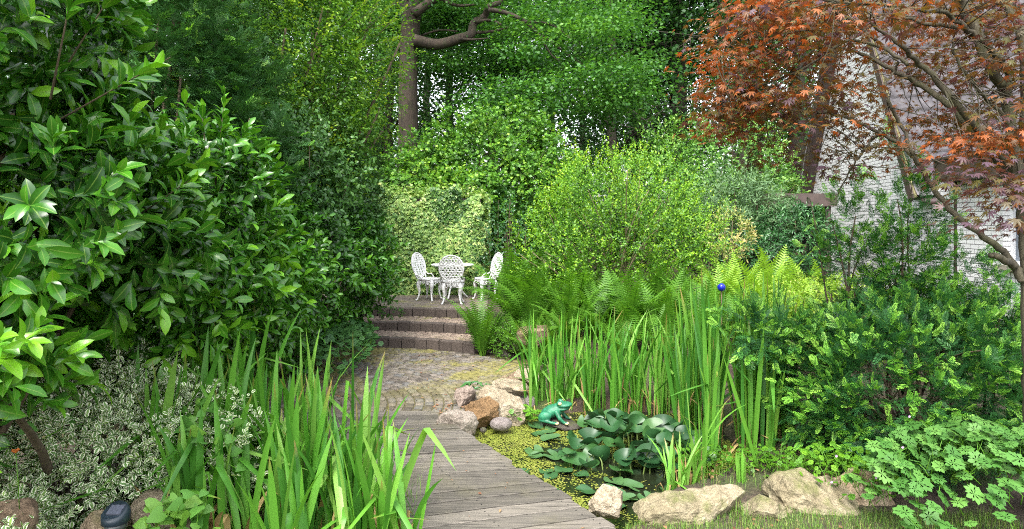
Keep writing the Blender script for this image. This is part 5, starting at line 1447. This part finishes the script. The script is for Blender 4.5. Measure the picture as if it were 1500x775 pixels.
# ------------------------------------------------------------------ left front planting
bush('euonymus', 'white-edged variegated euonymus spilling over the near left bank', 'shrub', 23,
     L3(((-2.42, 3.4, .58), (.5, .4, .42)), ((-2.5, 3.6, .66), (.7, .6, .44)), ((-1.95, 3.6, .55), (.42, .4, .36)), ((-2.6, 2.85, .46), (.4, .4, .36)), ((-2.3, 2.72, .42), (.26, .22, .2))), 560, T_EUO, 7, .08, .034, 'euonymus', d_up=.5, d_rand=.6, n_stems=40, depth=.3, lumpy=.22, lf=4, up=1.1, tip_v=.2, base=(-2.4, 3.2, .28), r0=.006, jit=.55, fill=.3)
rng = np.random.default_rng(101)
def leaf_plant(name, label, cat, n, T, region, size, mat, nr_up=.9, stalk=True, group=None, lift=(.05, .3), v=(.1, .9), seed=0, part='foliage', tilt_cam=.3):
    """separate stalked leaves: region() gives the leaf's foot"""
    rg = np.random.default_rng(seed)
    foot = np.array([region(rg) for _ in range(n)])
    c0 = foot.mean(0); root = thing(name, label, cat, c0, group)
    h = rg.uniform(*lift, n); tip = foot + np.column_stack([rg.normal(size=(n, 2)) * .05, h])
    mb = MB()
    az = rg.uniform(0, 6.28, n); ax = np.stack([np.cos(az), np.sin(az), -.15 + 0 * az], 1)
    nr = nrm(UP * nr_up + np.array([0, -tilt_cam, 0]) + rg.normal(size=(n, 3)) * .3)
    mb.scatter(T, tip - c0, ax, nr, size * rg.uniform(.6, 1.15, n), rg.uniform(*v, n))
    if stalk:
        for a, b2 in zip(foot, tip): mb.tube([a - c0, (a + b2) / 2 - c0 + rg.normal(size=3) * .015, b2 - c0], [.003, .0025, .002], 4, mat=1)
    mb.build(part, [M[mat], M['cover']], root)
    return root
def on_mound(c, r):
    def f(rg):
        a, q = rg.uniform(0, 6.28), math.sqrt(rg.random())
        x, y = c[0] + r[0] * q * math.cos(a), c[1] + r[1] * q * math.sin(a)
        return (x, y, c[2] + r[2] * (1 - q * q) ** .5)
    return f
for i_, (lab_, cx_, cy_, n_) in enumerate((('small green herb between the lily pads and the front rocks', 1.55, 4.75, 90), ('patch of small green herb at the foot of the tall irises', 1.95, 4.78, 110), ('little green herb in front of the yew bush', 2.35, 4.75, 90))):
    leaf_plant('herb_plant', lab_, 'plant', n_, T_GER, on_mound((cx_, cy_, -.02), (.24, .2, .06)), .026, 'cover', .9, seed=20 + i_, lift=(.01, .1), tilt_cam=.4, v=(0, .7))
leaf_plant('bindweed', 'heart leaved climbing plant between the euonymus and the iris stand', 'climber', 80, T_HEART, on_mound((-1.68, 3.4, .3), (.22, .3, .5)), .075, 'bindweed', .5, seed=1, lift=(0, .12), tilt_cam=.8)
leaf_plant('bindweed', 'pale heart leaved plant growing over the tan rock beside the solar lamp', 'climber', 34, T_HEART, on_mound((-1.62, 2.95, .3), (.17, .15, .2)), .075, 'bindweed', .6, seed=2, lift=(0, .1), tilt_cam=.7, v=(.4, 1))
leaf_plant('bindweed', 'dark heart leaves at the left edge of the variegated euonymus', 'climber', 40, T_HEART, on_mound((-2.5, 3.2, .5), (.4, .5, .55)), .075, 'bindweed', .5, seed=3, lift=(.02, .08), tilt_cam=.8, v=(0, .3))
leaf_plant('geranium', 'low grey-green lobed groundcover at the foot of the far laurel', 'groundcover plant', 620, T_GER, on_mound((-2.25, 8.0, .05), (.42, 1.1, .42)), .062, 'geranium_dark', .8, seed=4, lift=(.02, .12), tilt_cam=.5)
leaf_plant('geranium', 'bright green lobed geranium filling the near right corner', 'groundcover plant', 430, T_GER, on_mound((2.95, 3.75, .02), (.75, .62, .5)), .068, 'geranium', .9, seed=5, lift=(.02, .14), tilt_cam=.55)
leaf_plant('geranium', 'small lobed herb with tiny pink flowers between the rocks and the yew', 'groundcover plant', 170, T_GER, on_mound((2.3, 4.35, .0), (.4, .28, .16)), .03, 'cover', .8, seed=6, lift=(.02, .14), tilt_cam=.5)
for i, (px, py) in enumerate([(1296, 675), (1322, 655), (1218, 706), (1225, 668), (1283, 700), (1332, 610)]):
    rgm = MB(); a = np.linspace(0, 2 * np.pi, 6)[:-1]
    rgm.scatter((np.array([(0, 0, 0), (-.4, .6, .1), (0, 1, .15), (.4, .6, .1)]), [(0, 3, 2, 1)], np.zeros(4)), np.zeros((5, 3)), np.stack([np.cos(a), -.2 + 0 * a, np.sin(a)], 1), np.tile(np.array([[0, -1.0, .4]]), (5, 1)), .009, .5)
    o = rgm.build('geranium_flower', plain_mat('pink_petal', (.5, .28, .55), .6)); o.location = tuple(P(px, py, 3.85))
    tag(o, 'tiny pink-violet flower among the small herb leaves', 'flower', 'tiny pink flowers')
bush('trailing_plant', 'low bright green trailing plant draped over the dry stone wall', 'groundcover plant', 24, L3(((-.2, 8.85, .34), (.38, .25, .13)), ((.1, 8.72, .34), (.4, .3, .12)), ((-.12, 8.55, .2), (.15, .12, .2))), 800, T_R, 6, .06, .022, 'cover', d_up=.5, d_rand=.7, n_stems=0, depth=.3, lumpy=.3, lf=6, fill=0, base=(-.1, 8.8, .3))
leaf_plant('rosette_plant', 'small glossy green rosette plant behind the pink rock', 'plant', 22, T_LONG, lambda rg: (*P(701 + rg.normal() * 5, 572, 6.5)[:2], .1), .13, 'rhodo', .9, seed=7, lift=(.03, .12), stalk=False, v=(.5, 1))
leaf_plant('marsh_plant', 'small green plant at the water edge left of the frog', 'plant', 45, T_GER, lambda rg: (*P(772 + rg.normal() * 10, 612, 6.1)[:2], -.06), .035, 'cover', .8, seed=8, lift=(.02, .12))
bush('ivy_sprig', 'little ivy growing on the left end of the upper step', 'ivy', 25, L3((P(572, 458, 10.2), (.22, .08, .06))), 320, T_IVY, 5, .06, .03, 'ivy_green', n_stems=0, fill=0, base=(-2.0, 10.2, .3))

# poppy
pp = thing('poppy', 'single orange poppy on the variegated euonymus', 'flower', P(23, 664, 2.65))
mb = MB(); a = np.linspace(0, 2 * np.pi, 5)[:-1]
mb.scatter((np.array([(0, 0, 0), (-.55, .6, .3), (0, 1, .4), (.55, .6, .3)]), [(0, 3, 2, 1)], np.zeros(4)), np.zeros((4, 3)), np.stack([np.cos(a), np.sin(a), .5 + 0 * a], 1), np.tile(UP, (4, 1)), .022, .5)
mb.build('petals', plain_mat('orange_petal', (.6, .16, .02), .6), pp)
mb = MB(); mb.tube([(0, 0, 0), (.01, 0, -.12), (0, .02, -.25)], .0025, 4); mb.build('stem', M['cover'], pp)

# solar lamp
lp_ = thing('solar_lamp', 'blue-black solar garden lamp with slanted panel among rocks and leaves', 'garden lamp', P(170, 775, 2.92) + np.array([0, 0, -.12]))
mdk = plain_mat('blue_black_plastic', (.018, .03, .042), .4, var=.2); mpan = plain_mat('solar_panel', (.09, .1, .13), .18, var=.2, scale=90)
mb = MB(); mb.tube([(0, 0, .0), (0, 0, .14)], .014, 8); mb.build('stake', mdk, lp_)
mb = MB(); mb.tube([(0, 0, .12), (0, 0, .125), (0, 0, .155)], [.03, .048, .05], 20); mb.build('lens', plain_mat('smoky_lens', (.06, .07, .07), .2), lp_)
tt = np.array([0.0, -.42, .9]); tt = tt / np.linalg.norm(tt)
mb = MB(); mb.tube([(0, 0, .155), (0, 0, .158), (0, -.0, .2), (0, -.003, .212), (0, -.006, .218)], [.056, .062, .061, .055, .048], 28); hd = mb.build('head', mdk, lp_)
u = np.array([1, 0, 0]); w = np.cross(tt, u)
c0 = np.array([.008, -.012, .214]) + tt * .008
V = [c0 + u * a * .032 + w * b2 * .026 + tt * h for h in (-.02, .0) for a, b2 in ((-1, -1), (1, -1), (1, 1), (-1, 1))]
mb = MB(); mb.add(V, [(3, 2, 1, 0), (4, 5, 6, 7), (0, 1, 5, 4), (1, 2, 6, 5), (2, 3, 7, 6), (3, 0, 4, 7)])
mb.build('solar_panel', mpan, lp_, smooth=False)

# blue ball
bb = thing('garden_ball', 'cobalt blue glazed ball glimpsed between iris blades', 'garden ornament', P(1057, 421, 7.6) * np.array([1, 1, 0]) + np.array([0, 0, float(gz(2.59, 7.6))]))
mcb, nt, b, _ = new_mat('cobalt_glaze'); b.inputs["Base Color"].default_value = (.006, .015, .26, 1); b.inputs["Roughness"].default_value = .15
hz = P(1057, 421, 7.6)[2] - bb.location[2]
mb = MB(); mb.tube([(0, 0, 0), (0, 0, hz - .045)], .008, 6); mb.build('stake', M['twig'], bb)
mb = MB(); a = np.linspace(-1.5, 1.5, 12); mb.tube(np.column_stack([0 * a, 0 * a, hz + .05 * np.sin(a)]), .05 * np.cos(a) + .0005, 20); mb.build('ball', mcb, bb)

# ------------------------------------------------------------------ grass and litter
rng = np.random.default_rng(111)
gp = []
def strip(n, fx, fy, L, cond=None):
    x, y = fx(n), fy(n)
    if cond is not None:
        k = cond(x, y); x, y = x[k], y[k]
    gp.append(np.column_stack([x, y, gz(x, y) - .005, np.full(len(x), L)]))
strip(15000, lambda n: rng.uniform(.7, 3.2, n), lambda n: rng.uniform(3.2, 4.02, n), .05, lambda x, y: (lump(np.stack([x, y, 0 * x], 1), 4) > -.6) & (pond_sd(x, y) > .02))
strip(700, lambda n: rng.uniform(.68, 1.5, n), lambda n: rng.uniform(3.55, 4.05, n), .13, lambda x, y: lump(np.stack([x, y, 0 * x], 1), 6) > 0)
strip(1900, lambda n: rng.uniform(-2.2, -.62, n), lambda n: rng.uniform(3.2, 4.2, n), .2)
strip(900, lambda n: rng.uniform(-2.4, -1.4, n), lambda n: rng.uniform(2.6, 3.3, n), .14)
strip(700, lambda n: rng.uniform(1.0, 2.3, n), lambda n: rng.uniform(4.35, 4.9, n), .12, lambda x, y: pond_sd(x, y) > -.05)
strip(3000, lambda n: rng.uniform(3.2, 8, n), lambda n: rng.uniform(6, 9, n), .09)
g4 = np.concatenate(gp); n = len(g4)
az = rng.uniform(0, 6.28, n); L = g4[:, 3] * rng.uniform(.4, 1.4, n)
mb = MB()
h = np.stack([np.cos(az), np.sin(az), 0 * az], 1); wv = np.stack([-np.sin(az), np.cos(az), 0 * az], 1)
le = rng.uniform(.05, .9, n)[:, None]; w = (.0022 + .012 * L)[:, None] * .35
p0 = g4[:, :3]; p1 = p0 + (UP * np.cos(le * .5) + h * np.sin(le * .5)) * (L * .55)[:, None]; p2 = p1 + (UP * np.cos(le * 1.6) + h * np.sin(le * 1.6)) * (L * .5)[:, None]
V = np.stack([p0 - wv * w, p0 + wv * w, p1 - wv * w * .8, p1 + wv * w * .8, p2], 1)
loops = (np.array([0, 1, 3, 2, 2, 3, 4])[None] + (np.arange(n) * 5)[:, None]).ravel()
mb.raw(V.reshape(-1, 3), loops, np.tile([4, 3], n), np.repeat(rng.random(n), 5), 0.0, 0)
tag(mb.build('grass', M['grass']), 'short grass along the rocks and under the irises', 'grass', kind='stuff')
xs = np.concatenate([rng.uniform(.9, 2.9, 70), rng.uniform(-2.6, -.4, 130), rng.uniform(1.4, 2.7, 190), rng.uniform(-.8, -.1, 60)])
ys = np.concatenate([rng.uniform(3.3, 4.0, 70), rng.uniform(6.5, 9.3, 130), rng.uniform(4.5, 5.6, 190), rng.uniform(6.0, 6.5, 60)])
k = pond_sd(xs, ys) > .0; xs, ys = xs[k], ys[k]; n = len(xs)
mb = MB(); az = rng.uniform(0, 6.28, n)
mb.scatter(T_R, np.column_stack([xs, ys, np.maximum(gz(xs, ys), 0) + .012]), np.stack([np.cos(az), np.sin(az), .1 * rng.normal(size=n)], 1), UP + rng.normal(size=(n, 3)) * .3, .04 * rng.uniform(.4, 1.3, n), rng.random(n))
nd = 34; f_, q_ = rng.random(nd), rng.uniform(.05, .95, nd)
Lq, Rq = Lr[0] + (Lr[1] - Lr[0]) * f_[:, None], Rr[0] + (Rr[1] - Rr[0]) * f_[:, None]
xy = Lq + (Rq - Lq) * q_[:, None]; az = rng.uniform(0, 6.28, nd)
mb.scatter(T_R, np.column_stack([xy, np.full(nd, .062)]), np.stack([np.cos(az), np.sin(az), 0 * az], 1), UP + rng.normal(size=(nd, 3)) * .2, .028 * rng.uniform(.4, 1.3, nd), rng.random(nd))
tag(mb.build('fallen_leaves', M['dead']), 'dry brown leaves scattered on the paving and soil', 'leaves', kind='stuff')
